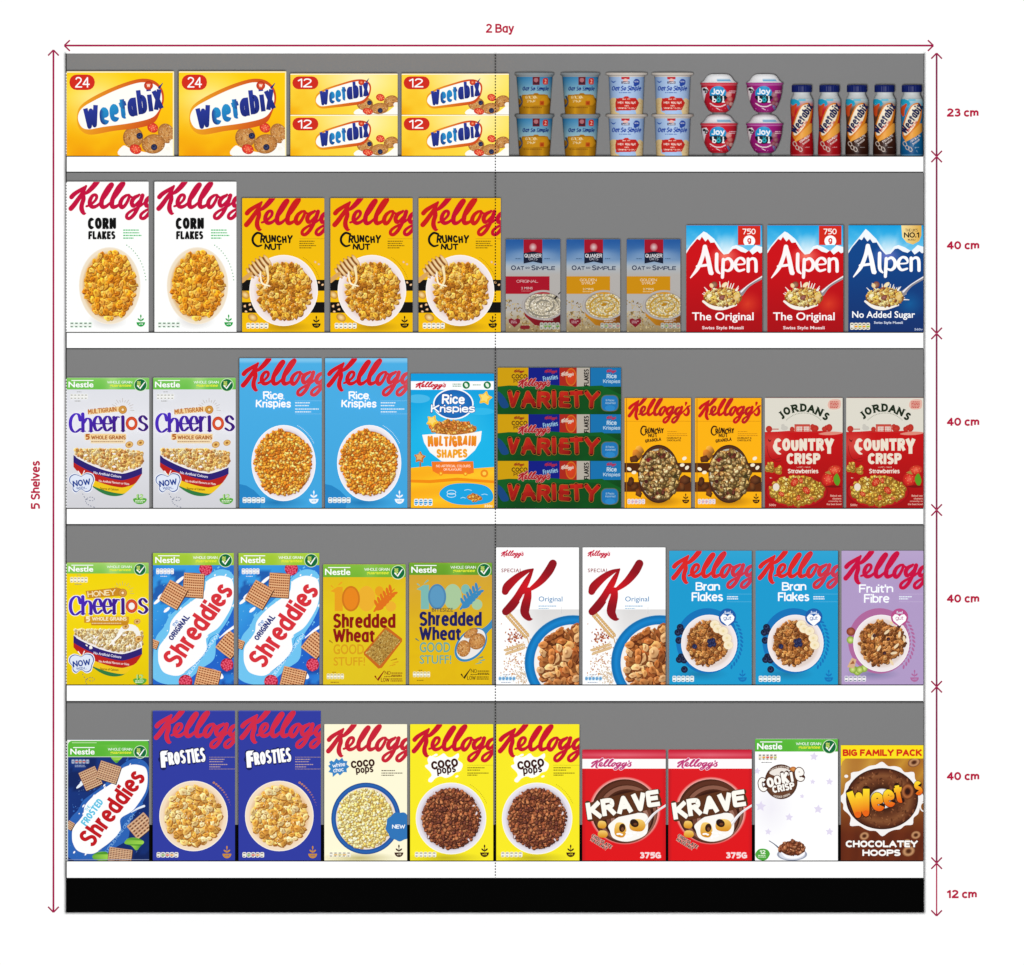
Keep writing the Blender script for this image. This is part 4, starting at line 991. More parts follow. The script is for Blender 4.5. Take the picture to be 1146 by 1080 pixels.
# ---------------------------------------------------------------- variety multipack
def variety():
    s = Print(556.9, 411.8, 695, 464.3, 16); s.view(554, 408, 7.849)
    s.part('carton')
    s.G(20, 28, 1110, 442, lambda u, v: mix('#09501a', '#083a14', abs(math.sin(u * 9 + v * 3)) * .6), 24, 8)
    for x0, x1, c in ((20, 293, '#cc9c04'), (293, 567, '#0c1a80'), (567, 718, '#a82418'), (718, 838, '#b4aca0'), (838, 1110, '#1470ac')):
        s.R(x0, 28, x1, 196, c)
    s.R(832, 30, 838, 190, '#282420')
    s.E(668, 112, 48, 78, '#c85c14', stops=[(0, '#d8401c'), (.8, '#c83c18'), (1, '#d07a1c')])
    s.P([(20, 196), (120, 186), (300, 190), (500, 180), (700, 196), (940, 186), (1110, 270), (1110, 300), (20, 300)], '#0c5a20')
    s.P([(20, 240), (60, 262), (108, 330), (118, 376), (60, 380), (20, 300)], '#12447c', smooth=True)
    s.part('product_name')
    small_k(s, 166, 46, 92, 34, '#8c1414', grow=14); small_k(s, 436, 46, 110, 36, '#a82838', grow=14); small_k(s, 580, 66, 112, 48, '#d8c0b0', grow=12); small_k(s, 980, 44, 84, 36, '#b02848', grow=14)
    s.T('COCO', 215, 106, 138, 38, '#4a2c08', bold=.05); s.T('POPS', 218, 146, 110, 34, '#5a3408', bold=.04)
    s.T('Frosties', 486, 118, 132, 42, '#8cb4d0', rot=8, bold=.06)
    s.T('FLAKES', 802, 118, 150, 42, '#181410', rot=90, bold=.05)
    s.T('Rice', 1024, 104, 88, 40, '#b8d0e0', bold=.06, jig=.3); s.T('Krispies', 1024, 152, 150, 40, '#a8c4d8', bold=.06, jig=.3)
    s.part('badge')
    s.RR(930, 268, 1086, 414, 46, '#5a6858'); s.RR(938, 276, 1078, 406, 40, '#1c74b4'); s.T('8 Packs', 1010, 316, 76, 18, '#a8c8d8', bold=.03); s.T('Assorted', 1012, 340, 90, 18, '#a8c8d8', bold=.03); s.E(1010, 385, 44, 26, '#2a84c4')
    s.part('brand_name')
    small_k(s, 204, 124, 282, 96, '#a81c24', out=('#e0a8a0', 26), grow=8)
    s.P([(100, 226), (320, 218), (560, 226), (760, 216), (926, 224), (880, 300), (850, 386), (650, 396), (480, 392), (200, 386), (150, 360)], '#0a4a18', smooth=False)
    chars = 'VARIETY'
    xs = [(160, 100, -4), (292, 128, 4), (428, 118, -3), (518, 52, 2), (612, 96, -4), (716, 112, 3), (850, 128, -4)]
    for ch, (x, w, r) in zip(chars, xs):
        h = 140; y = 306 + (4 if r < 0 else -2)
        s.T(ch, x, y, w, h, None, rot=r, bold=.1, out=[('#100c06', .06), ('#c08c30', .03), ('#3a0c06', .01)], cf=lambda u, v: mix(mix('#bc1c14', '#800a0a', v), '#d84a20', .4 * max(0, 1 - abs(u - .3) * 3)))
    return s

# ---------------------------------------------------------------- granola carton
def granola():
    s = Print(699, 445.6, 773.3, 568.4, 17); s.view(695, 435, 6.741)
    s.R(20, 60, 535, 910, '#fbb20c')
    s.R(20, 560, 535, 632, '#4e2408'); s.R(20, 704, 535, 778, '#5a2a0a')
    s.part('bowl_picture')
    s.E(280, 850, 200, 50, '#c07c08', stops=[(0, '#a86a08'), (1, '#fbb20c')])
    for x, y, r, c in ((145, 460, 34, '#c88430'), (120, 500, 40, '#a8641c'), (100, 530, 34, '#4a2008'), (74, 704, 34, '#3a1808'), (136, 790, 30, '#5a2c0a'), (100, 740, 30, '#482008'), (480, 690, 46, '#4a200c'), (460, 740, 30, '#5a2c10')):
        X, Y = s.px(x, y); s.blob(X, Y, r / 6.7, mix(c, '#e0a060', .25), c, x, .8, 9, .25, tilt=.3)
    s.E(284, 643, 156, 220, '#3c1e12', n=44, stops=[(0, '#2c140c'), (.86, '#3a1c12'), (.93, '#54301e'), (1, '#2c140c')])
    s.E(284, 643, 146, 190, '#b9b4a0', n=40)
    s.heap(286, 645, 148, 188, 'cluster', 3.8, ['#d4b878', '#b49660', '#e6d09c', '#94783f', '#dcae64', '#c4a870', '#6e3424', '#a48c58'], '#4a4020', 61, 1.3)
    for x, y in ((62, 606), (98, 632), (478, 526), (498, 596), (462, 576)):
        s.E(x, y, 13, 18, '#f6ead0', rot=x, n=12)
    for x, y, c in ((206, 540, '#7a1c20'), (190, 700, '#4c1c18'), (410, 660, '#3c3418'), (326, 500, '#5a2418'), (290, 770, '#54401c')): s.E(x, y, 14, 16, c, n=12)
    s.part('carton')
    s.R(40, 60, 44, 905, '#a86a08'); s.R(24, 244, 526, 247, '#c88808')
    s.R(44, 246, 526, 246.5, '#c88808')
    for y, w in ((322, 80), (338, 160), (352, 172)): s.dash(350, y, w, '#a87010', 1, th=.6)
    s.T('HAZELNUT &', 400, 372, 108, 13, '#4a2a08', bold=.05); s.T('CHOCOLATE', 398, 390, 104, 13, '#4a2a08', bold=.05)
    s.icon(488, 838, 29, '#3a1c08', '#fbb20c'); s.nutri(48, 832, 134, 38, ['#d8c8e0', '#d8a0b0', '#d898b0', '#c8c8e8', '#e0d0e0'], base='#f4ecf0', ink='#9a84a0')
    s.part('product_name')
    s.S([(190, 290), (168, 284), (152, 306), (152, 334), (168, 350), (184, 344)], [10, 11, 11, 11, 10, 7], '#3a1e06')
    s.T('RUNCHY', 252, 318, 142, 42, '#3a1e06', bold=.05, jig=.9); s.T('NUT', 240, 352, 70, 30, '#3a1e06', bold=.05, jig=.6); s.T('GRANOLA', 242, 388, 122, 26, '#4a2608', bold=.05, jig=.6, rot=8)
    s.part('brand_name')
    kelloggs(s, 38, 52, .362, None, ky=.395, full=True, grow=4, cf=lambda x, y: mix('#cc1418', '#b81820', (math.sin(x * .05) + 1) * .5))
    return s

# ---------------------------------------------------------------- strawberry crisp carton
def crisp():
    s = Print(856, 445.4, 943, 568.4, 18); s.view(850, 435, 6.03)
    s.R(30, 55, 570, 330, '#ddd9cc')
    def rf(x, y): return mix(mix('#c40f12', '#a00a0e', (y - 300) / 500), '#d86050', max(0, 1 - math.hypot((x - 90) / 150, (y - 370) / 110)) * .75)
    s.P([(30, 292), (120, 290), (200, 284), (330, 288), (420, 284), (570, 296), (570, 340), (30, 340)], '#c42020')
    s.G(30, 296, 570, 812, lambda u, v: rf(30 + 540 * u, 296 + 516 * v), 18, 18)
    s.P([(400, 304), (470, 290), (540, 292), (560, 300), (500, 312), (430, 312)], '#dc8a78', smooth=True)
    for x, y, rx, ry in ((64, 272, 22, 22), (220, 274, 16, 18), (372, 268, 28, 24), (358, 252, 14, 14), (440, 272, 20, 18), (470, 264, 22, 26), (452, 258, 14, 12)): s.E(x, y, rx, ry, '#c23428', n=12, stops=[(0, '#c83a2c'), (1, '#b02820')])
    s.E(168, 266, 24, 16, '#c8c4ba'); s.E(158, 250, 12, 12, '#c8c4ba')
    s.R(84, 270, 130, 276, '#b84038')
    s.R(236, 246, 344, 290, '#cf5a4c'); s.R(250, 256, 336, 288, '#e4d4c8')
    for k in range(8): s.R(256 + k * 10, 262, 261 + k * 10, 270, '#c0463c'); s.R(256 + k * 10, 276, 261 + k * 10, 286, '#c0463c')
    s.R(236, 240, 340, 248, '#b83228'); s.R(290, 240, 297, 290, '#c8483c')
    s.part('bowl_picture')
    s.E(250, 695, 212, 112, '#8c0a10', stops=[(0, '#8c0a10'), (.93, '#b41218'), (1, '#8a080e')])
    s.heap(250, 686, 184, 96, 'cluster', 3.3, ['#f0cc60', '#e0b040', '#f6dc88', '#cc9830', '#ecc458', '#d8bc50'], '#9a6c18', 71, 1.5)
    for x, y, r in ((236, 630, 34), (316, 686, 30), (148, 710, 22), (262, 736, 20), (280, 620, 20), (352, 740, 16)): strawberry(s, x, y, r, r * .7, x, '#c8301c')
    s.E(112, 664, 22, 26, '#e8dccc', n=14)
    for x, y, r in ((72, 526, 26), (126, 546, 20)):
        s.heap(x, y, r, r, 'cluster', 3.2, ['#d8b450', '#e4cc78', '#c8a040'], '#b08428', int(x))
    strawberry(s, 506, 548, 46, 32, 10, '#d83c28'); strawberry(s, 462, 610, 44, 48, -20, '#d42a20')
    s.P([(440, 566), (470, 552), (486, 580), (462, 576)], '#a8823c'); s.P([(500, 600), (524, 572), (544, 620), (528, 656), (506, 636)], '#5a9a20', smooth=True)
    s.E(500, 660, 50, 8, '#7c0a0e')
    s.part('carton')
    s.S([(50, 385), (56, 430), (84, 476), (140, 468)], 3, '#801410'); s.S([(84, 476), (120, 492), (146, 486)], 3, '#801410'); s.P([(56, 336), (68, 350), (82, 342), (72, 360), (60, 354)], '#6a1410')
    s.T('500g', 88, 786, 48, 18, '#e8b0a0', bold=.02)
    for i, (t, w) in enumerate((('Baked oat', 74), ('clusters', 60), ('crunchy in', 86), ('the best bowl', 100))):
        s.T(t, 552 - w / 2, 722 + i * 19, w, 13, '#e8b4a4', bold=.02)
    s.P([(480, 76), (536, 74), (548, 96), (538, 134), (478, 138), (460, 108)], '#e4b4a4', smooth=True); s.dash(476, 86, 66, '#c03028', 5, 1.6, 1.0)
    s.P([(68, 598), (86, 602), (72, 606)], '#e8c8b8')
    s.part('product_name')
    def ct(t, cx, cy, w, h, tp=0): s.T(t, cx, cy, w, h, '#ecdfcc', bold=.07, taper=tp, jig=.12)
    ct('COUNTR', 266, 378, 336, 84); s.T('Y', 470, 388, 62, 104, '#ecdfcc', bold=.06)
    s.S([(118, 352), (100, 392), (124, 432), (142, 440)], [10, 20, 18, 8], '#ecdfcc')
    ct('CRISP', 296, 472, 226, 74)
    s.T('with real', 296, 529, 92, 10, '#e8c8b0', bold=.03); s.T('Strawberries', 294, 556, 206, 30, '#f0dfd0', bold=.05)
    s.part('brand_name')
    for ch, x, y, r, w in (('J', 147, 182, 38, 30), ('O', 184, 150, 26, 46), ('R', 238, 133, 13, 44), ('D', 296, 128, 0, 44), ('A', 350, 135, -11, 50), ('N', 402, 156, -24, 46), ('S', 449, 187, -36, 36)):
        s.T(ch, x, y, w, 54, '#1c2a18', rot=r, bold=.062)
        rr = math.radians(r)
        for ex, ey, l in {'J': ((8, -25, 22),), 'R': ((-18, -25, 16), (-16, 25, 18), (20, 25, 14)), 'D': ((-16, -25, 18), (-16, 25, 18)), 'A': ((-20, 25, 18), (21, 25, 18)), 'N': ((-18, 25, 18), (20, -25, 18), (-20, -25, 14))}.get(ch, ()):
            px, py = x + ex * math.cos(rr) + ey * math.sin(rr), y - ex * math.sin(rr) + ey * math.cos(rr)
            s.S([(px - l / 2 * math.cos(rr), py + l / 2 * math.sin(rr)), (px + l / 2 * math.cos(rr), py - l / 2 * math.sin(rr))], 5, '#1c2a18', smooth=False, cap=False)
    for k in range(26):
        a = math.radians(-140 + k * 4.0)
        s.E(298 + 150 * math.cos(a), 296 + 132 * math.sin(a), 2.4, 3.2, '#5a6a50', n=5)
    return s

# ---------------------------------------------------------------- wheat squares cartons
def square(s, cx, cy, w, h, rot, cells=7, c1='#e2a878', c2='#8a4420'):
    cr, sr = math.cos(math.radians(rot)), math.sin(math.radians(rot))
    def q(u, v):
        x, y = u * w / 2, v * h / 2
        return cx + x * cr + y * sr, cy - x * sr + y * cr
    s.P([(q(a, b)[0] + 5, q(a, b)[1] + 8) for a, b in ((-1, -1), (1, -1), (1, 1), (-1, 1))], mix(c2, '#000000', .45))
    s.P([q(-1, -1), q(0, -1.04), q(1, -1), q(1.03, 0), q(1, 1), q(0, 1.03), q(-1, 1), q(-1.04, 0)], c2)
    for k in range(cells + 1):
        t = -0.94 + 1.88 * k / cells
        s.S([q(t, -.97), q(t + .02, 0), q(t, .97)], w / cells * .42, mix(c1, '#b87040', .35), smooth=False, cap=False)
    for k in range(cells + 1):
        t = -0.94 + 1.88 * k / cells
        s.S([q(-.98, t), q(0, t + .02), q(.98, t)], h / cells * .46, mix(c1, '#ffe0b0', .15 * (k % 3)), smooth=False, cap=False)

def raspberry(s, cx, cy, r, c='#d4244a'):
    s.E(cx, cy, r, r, mix(c, '#600010', .4), n=16)
    for k in range(20):
        a, q = k * 2.4, math.sqrt((k + .5) / 20) * .88
        x, y = cx + r * q * math.cos(a), cy + r * q * math.sin(a)
        s.E(x, y, r * .2, r * .2, c, n=8, stops=[(0, mix(c, '#ffc0c8', .5)), (1, c)])

def squares(frost):
    if frost: s = Print(75.4, 828, 167, 963, 20)
    else: s = Print(171.2, 618.8, 261.6, 766, 19)
    s.view(168, 615, 6.97) if not frost else s.view(69.6, 824.6, 6.97)
    ca, cb, cc = ('#1f63c8', '#38a0e4', '#6fc4f0') if not frost else ('#0e2a6c', '#14347c', '#2a62b4')
    ys = 1.0 if not frost else .93
    def Y(y): return y if not frost else 33.6 + .893 * y
    def VX(p): return [(a + (16 if frost else 0), Y(b)) for a, b in p]
    s.G(18, 20, 700, 1060, lambda u, v: mix(mix(ca, cb, min(1, max(0, .3 + .6 * math.sin(u * 3 + v * 4)))), '#0c2c84' if not frost else '#081848', .55 * (noise(u * 13, v * 18, 7) > .55) * (u < .35 and v < .4 or u > .8 and v > .6)), 26, 40)
    # milk sweep, pale blue then white
    mk = [(20, 900), (40, 700), (110, 600), (150, 520), (230, 450), (330, 360), (420, 240), (520, 160), (620, 170), (670, 260), (660, 420), (600, 560), (520, 690), (500, 850), (400, 930), (260, 1040), (120, 1050), (20, 1000)]
    s.P(VX(mk), cc, smooth=True)
    for k in range(60):
        a = k / 60 * 2 * PI; i = int(k / 60 * len(mk)); x, y = mk[i][0] + s.rnd.uniform(-30, 30), Y(mk[i][1] + s.rnd.uniform(-30, 30))
        s.E(x, y, s.rnd.uniform(4, 16), s.rnd.uniform(3, 9), cc, rot=50, n=8)
    for k in range(90):
        x, y = s.rnd.uniform(40, 650), s.rnd.uniform(180, 1030)
        s.E(x, Y(y), s.rnd.uniform(2, 8), 1.6, mix(cc, '#ffffff', s.rnd.uniform(.1, .35)), rot=s.rnd.uniform(30, 70), n=6)
    s.part('brand_name')
    wh = [(62, 840), (70, 760), (120, 690), (150, 640), (165, 560), (240, 470), (330, 400), (420, 330), (440, 250), (520, 208), (590, 210), (640, 240), (652, 330), (636, 440), (570, 560), (520, 620), (440, 680), (440, 780), (380, 860), (270, 960), (200, 985), (110, 960), (72, 900)]
    s.P(VX(wh), '#fdfcfc', smooth=True)
    for k in range(20):
        i = s.rnd.randrange(len(wh)); x, y = wh[i]
        s.E(x + s.rnd.uniform(-16, 16), Y(y + s.rnd.uniform(-16, 16)), s.rnd.uniform(4, 15), s.rnd.uniform(3, 7), '#fdfcfc', rot=55, n=8)
    s.S(VX([(268, 958), (380, 868), (444, 780), (470, 690), (548, 652)]), [3, 6, 8, 6, 3], '#2f8ed0' if not frost else '#1c58a8')
    word = 'Shreddies'; rot = 54.2 if not frost else 52.5
    wcx, wcy = (372, 586) if not frost else (390, 552)
    red = '#d8303a' if not frost else '#c0141c'
    s.T(word, wcx, wcy, 752 if not frost else 690, 158 if not frost else 146, red, rot=rot, bold=.062, shear=-.04, jig=.12, out=[('#fdfcfc', .03)])
    s.T('DELICIOUS MORE CRUNCH', 410 if not frost else 440, Y(822), 400, 22, '#e8f6fd' if not frost else '#8cc0ec', rot=54, bold=.03)
    s.part('product_name')
    if not frost:
        s.T('the', 196, 574, 54, 32, '#3a86cc', rot=54, bold=.03); s.T('ORIGINAL', 224, 608, 232, 46, '#22307c', rot=54, bold=.055, taper=.12)
    else:
        s.T('THE', 200, 556, 50, 26, '#58c0e0', rot=54, bold=.03); s.T('FROSTED', 234, 588, 236, 56, '#62c4e4', rot=54, bold=.055)
    s.part('picture')
    if not frost:
        s.part('raspberry_picture'); raspberry(s, 434, 150, 52)
        s.part('wheat_square_picture')
        for x, y, w in ((60, 400, 40), (86, 360, 34), (230, 240, 50), (110, 340, 60), (130, 470, 30)): s.E(x, y, w, 12, '#fdfcfc', rot=40)
        square(s, 338, 278, 158, 186, -4, 9); square(s, 182, 352, 160, 178, -30, 8)
        square(s, 30, 736, 60, 62, -20, 4); square(s, 620, 740, 150, 170, -38, 7)
        s.S([(540, 690), (600, 640), (660, 600)], [6, 16, 22], '#fdfcfc')
        s.part('raspberry_picture'); raspberry(s, 600, 898, 50); raspberry(s, 276, 1030, 54)
        s.part('wheat_square_picture')
        s.P([(360, 990), (440, 930), (540, 950), (560, 1010)], '#fdfcfc', smooth=True); square(s, 448, 1002, 180, 150, -14, 8)
    else:
        s.part('wheat_square_picture')
        for x, y, w in ((90, 300, 50), (110, 270, 40)): s.E(x + 60, y + 70, w, 12, '#e8f0fa', rot=40)
        square(s, 222, 324, 140, 150, 24, 8, '#cfa888', '#7a4c34'); square(s, 362, 276, 166, 140, -18, 8, '#cfa888', '#7a4c34')
        square(s, 62, 690, 50, 60, -30, 4, '#cfa888', '#7a4c34'); square(s, 612, 694, 170, 130, 40, 5, '#cfa888', '#7a4c34')
        s.S([(540, 590), (590, 560), (640, 540)], [6, 14, 18], '#e8f0fa')
        for pts in ([(486, 830), (520, 790), (590, 790), (640, 820), (610, 856), (580, 886), (540, 850)], [(236, 930), (280, 900), (350, 900), (360, 960), (260, 960)], [(380, 150), (470, 152), (450, 180), (422, 204)]):
            s.part('leaf_picture'); s.P(pts, '#7cc03c', smooth=True, cf=lambda x, y: mix('#a8dc50', '#3c8a28', (x % 90) / 90))
        s.part('wheat_square_picture'); square(s, 452, 930, 180, 120, -8, 8, '#cfa888', '#7a4c34')
        s.R(0, 0, 30, 1000, '#ffffff') if False else None
    if not frost:
        nestle(s, 21, 26, 655, 122, '#a6cc38', '#9cc632', '#c8dc80')
        s.nutri(46, 148, 140, 44, base='#f2f4fa', ink='#8a94b8'); s.dash(80, 206, 70, '#e0e8f8', 1)
    else:
        s.part('carton')
        s.RR(46, 30, 676, 90, 20, '#5cb838'); s.R(78, 44, 270, 49, '#c8e8b0')
        nestle(s, 46, 62, 676, 154, '#5cb838', '#58b434', '#7cc850'); s.R(46, 154, 676, 158, '#dcecd0')
        s.nutri(72, 176, 142, 34, ['#8898b8', '#c85040', '#c89040', '#c84840', '#8898b8'], base='#8494b4', ink='#c8d0e0'); s.dash(100, 220, 90, '#a8b8d8', 2, 1.6, .6)
        s.part('carton')
        s.R(20, 22, 46, 1000, '#f4faf4'); s.P([(20, 20), (700, 20), (700, 32), (70, 32), (52, 44), (46, 60), (20, 60)], '#eef4ea')
        s.R(20, 956, 700, 960, '#8894b8')
    return s

# ---------------------------------------------------------------- shredded wheat cartons
def shredded(bite):
    if bite: s = Print(458, 630, 550.6, 766, 22)
    else: s = Print(361.6, 631.8, 454, 766, 21)
    ox = 0 if not bite else 553 / 5.73; oy = 0 if not bite else -2.2
    s.view(355 + ox, 610 + oy, 5.73)
    ba, bb = ('#e8d01c', '#e0c41c') if not bite else ('#e2b82a', '#dcb010')
    s.G(30, 120, 575, 910, lambda u, v: mix(mix(ba, bb, v), '#d4a416', .5 * max(0, 1 - v * 2.6) + .12 * noise(u * 20, v * 26, 3)) if not bite else mix(mix('#d0a040', '#e4bc0c', min(1, v * 1.5)), '#c89410', .15 * noise(u * 20, v * 26, 5)), 24, 30)
    nestle(s, 34, 125, 575, 206 if not bite else 204, '#82bc3c' if not bite else '#6ea82c', '#74b434' if not bite else '#649e28', '#94cc5c')
    s.part('percent_emblem')
    A = ['#e8a01c', '#e8861a', '#ecb02c', '#e07018'] if not bite else ['#7cb8b0', '#5a98c0', '#a8c89c', '#3a88bc']
    s.P([(84, 296), (130, 268), (164, 268), (164, 424), (112, 424), (112, 304)], A[0])
    s.E(316, 344, 58, 82, A[2]); s.E(216, 344, 58, 82, A[1]); s.O(216, 344, 58, 82, 12, mix(A[1], '#8a4a10' if not bite else '#245080', .25))
    s.E(398, 296, 28, 32, A[0]); s.E(472, 394, 34, 34, A[2])
    s.S([(366, 424), (410, 370), (496, 280)], [12, 26, 4], A[3])
    for k in range(6):
        t = k / 5; x, y = 386 + 90 * t, 396 - 96 * t
        s.E(x - 8, y - 22, 10, 26, A[3], rot=10 + 14 * (1 - t), n=12); s.E(x + 16, y + 12, 26, 10, A[3], rot=20, n=12)
    s.S([(134, 258), (156, 240)], [4, 10], A[0], smooth=False); s.S([(90, 262), (104, 272)], [8, 4], A[0], smooth=False)
    G2 = '#d8a018' if not bite else '#6aa89c'
    s.part('slogan')
    s.T('GOOD', 202, 668, 196, 66, G2, bold=.02); s.T('STUFF!', 206, 746, 202, 56, G2, bold=.012)
    s.S([(80, 614), (100, 628)], [10, 4], mix(G2, '#6a4010', .4), smooth=False)
    for x, y in ((490, 734), (480, 770), (500, 752)): s.S([(x - 18, y + 6), (x + 18, y - 4)], [3, 9], G2 if y != 734 else mix(G2, '#705010', .4), smooth=False)
    s.part('biscuit_picture')
    if not bite:
        s.P([(434, 528), (448, 524), (544, 600), (544, 618), (414, 788), (392, 792), (300, 704), (298, 688)], '#c8681c'); 
        P = [(436, 540), (536, 612), (402, 774), (310, 694)]
        s.P(P, '#b0883c')
        for k in range(420):
            u, v = s.rnd.random(), s.rnd.random()
            x = P[0][0] * (1 - u) * (1 - v) + P[1][0] * u * (1 - v) + P[2][0] * u * v + P[3][0] * (1 - u) * v
            y = P[0][1] * (1 - u) * (1 - v) + P[1][1] * u * (1 - v) + P[2][1] * u * v + P[3][1] * (1 - u) * v
            X, Y = s.px(x, y); c = s.rnd.choice(['#d0b060', '#8a6428', '#e0c87c', '#a87c34', '#6e4c1c'])
            s.blob(X, Y, s.rnd.uniform(.6, 1.3), c, mix(c, '#a07830', .3), s.rnd.uniform(-1.2, -.5), .4, 6, .2)
    else:
        s.S([(590, 500), (545, 542), (490, 590)], [50, 34, 60], '#3888bc')
        s.E(432, 652, 126, 84, '#3888bc', rot=48, n=36); s.E(434, 648, 114, 72, '#ece8e4', rot=48, n=36)
        for x, y, rx, ry, r in ((432, 578, 50, 26, 30), (472, 630, 56, 50, 40), (386, 676, 44, 54, -10)):
            biscuit(s, x, y, rx, ry, r, int(x))
    s.part('product_name')
    tc = '#8c100c' if not bite else '#1c1c5c'
    if bite: s.T('BITESIZE', 250, 428 - 0, 136, 24, '#5a5030', bold=.01)
    s.T('Shredded', 302, 486, 400, 92, tc, bold=.075); s.T('Wheat', 236, 580, 268, 88, tc, bold=.075)
    s.part('carton')
    s.S([(372, 842), (388, 866), (430, 806)], [10, 14, 4], '#8a1c0c' if not bite else '#3a2c0c', smooth=False)
    k = '#7a2c0c' if not bite else '#4a3808'
    s.T('NO', 452, 820, 38, 24, k, bold=.03); s.T('LOW', 436, 864, 54, 26, k, bold=.03); s.dash(476, 818, 78, k, 2, 2.4, 1.0); s.dash(470, 856, 84, k, 2, 2.2, 1.0); s.dash(430, 840, 124, k, 1)
    s.nutri(60, 824, 112, 36, base='#ece4b8', ink='#a8986a'); s.dash(86, 878, 58, k, 1, th=.7); s.dash(96, 814, 34, k, 1, th=.6)
    return s

# ---------------------------------------------------------------- big K carton
def bigk():
    s = Print(555.2, 612.8, 648, 766, 23); s.view(550, 600, 5.73)
    s.R(28, 70, 565, 955, '#fefefe')
    s.G(100, 470, 565, 700, lambda u, v: mix('#dcdad9', '#fefefe', max(0, 1 - u * 2.2) + v * .4), 12, 6)
    s.part('picture')
    for k in range(150):
        a = s.rnd.gauss(0, 1); x = 150 + s.rnd.gauss(0, 48); y = 780 + s.rnd.gauss(0, 100)
        if x < 40 or y > 940 or y < 560: continue
        X, Y = s.px(x, y); c = s.rnd.choice(['#e4bc84', '#c8824a', '#d89c60', '#efd4a8', '#b05c34'])
        s.blob(X, Y, s.rnd.uniform(.5, 1.3), c, mix(c, '#a06030', .3), s.rnd.uniform(0, 3), .55, 6, .2)
    for k in range(60):
        X, Y = s.px(150 + s.rnd.gauss(0, 26), 645 + s.rnd.gauss(0, 22)); c = s.rnd.choice(['#b85030', '#d07048', '#9a3c24', '#e0a070'])
        s.blob(X, Y, 1.2, c, mix(c, '#602010', .3), s.rnd.uniform(0, 3), .7, 6, .2)
    for k in range(120):
        X, Y = s.px(190 + s.rnd.gauss(0, 26), 890 + s.rnd.gauss(0, 34)); s.blob(X, Y, 1.0, '#e0cdb4', '#cdb698', 1, .6, 6, .2)
    def ear(x0, y0, x1, y1, c='#d8a860'):
        n = 11; d = math.atan2(y1 - y0, x1 - x0)
        for i in range(n):
            t = i / (n - 1); x, y = x0 + (x1 - x0) * t, y0 + (y1 - y0) * t
            for sg in (-1, 1):
                s.E(x - sg * 11 * math.sin(d), y + sg * 11 * math.cos(d), 15, 8, c, rot=-math.degrees(d) + sg * 25, n=10, stops=[(0, mix(c, '#fff0c8', .5)), (1, mix(c, '#905820', .25))])
    ear(112, 510, 226, 640); ear(96, 742, 204, 706, '#e4c08c')
    for k in range(6): s.S([(110 + k * 4, 520 - k * 2), (90 + k * 6, 470 + k * 6)], [3, 1], '#d8b070', smooth=False)
    s.S([(226, 640), (240, 690)], 5, '#c89850', smooth=False)
    s.part('bowl_picture')
    s.E(524, 812, 312, 306, '#0a6eb4', n=64, stops=[(0, '#ffffff'), (.80, '#f4f0ec'), (.805, '#0a70b4'), (.9, '#1484cc'), (.985, '#0668a8'), (1, '#8cc4e4')])
    s.heap(530, 812, 246, 240, 'flake', 7.0, ['#c47c40', '#d49454', '#a8602a', '#dea870', '#bc7238', '#985022'], '#5c2c10', 81, 1.15)
    s.part('carton')
    s.nutri(44, 900, 112, 26, ['#2a8ac8'] * 5, base='#bcdcf0', ink='#1c6ca8'); s.dash(74, 888, 52, '#3a6a98', 1, th=.6); s.dash(62, 936, 76, '#3a6a98', 1, th=.6)
    s.dash(302, 446, 130, '#5a9cc8', 1, th=.9); s.dash(302, 462, 80, '#7ab0d0', 1, th=.7); s.T('Original', 379, 408, 152, 42, '#1a7ab0', bold=0.0)
    s.R(448, 452, 450, 500, '#c8c8ca')
    s.part('product_name')
    s.T('SPECIAL', 130, 220, 132, 24, '#8c1c28', bold=.01, space=1.15)
    def rf(x, y): return mix('#8e0f1c', '#dc1420', max(0, 1 - math.hypot((x - 235) / 200, (y - 325) / 130)))
    s.S([(88, 356), (104, 322), (160, 268), (216, 232), (264, 212)], [44, 56, 46, 32, 10], None, cf=rf)
    s.S([(266, 212), (226, 290), (170, 390), (130, 446), (92, 484)], [12, 40, 52, 58, 50], None, cf=rf)
    s.S([(394, 176), (366, 226), (318, 286), (262, 332), (214, 360)], [52, 56, 46, 30, 6], None, cf=rf)
    s.S([(236, 348), (232, 390), (220, 440), (214, 490), (240, 528), (264, 532)], [40, 50, 58, 56, 34, 4], None, cf=rf)
    s.S([(206, 372), (180, 420)], [3, 5], '#fefefe', smooth=False, cap=False)
    s.part('brand_name')
    small_k(s, 62, 92, 146, 50, '#c81440', grow=8)
    return s

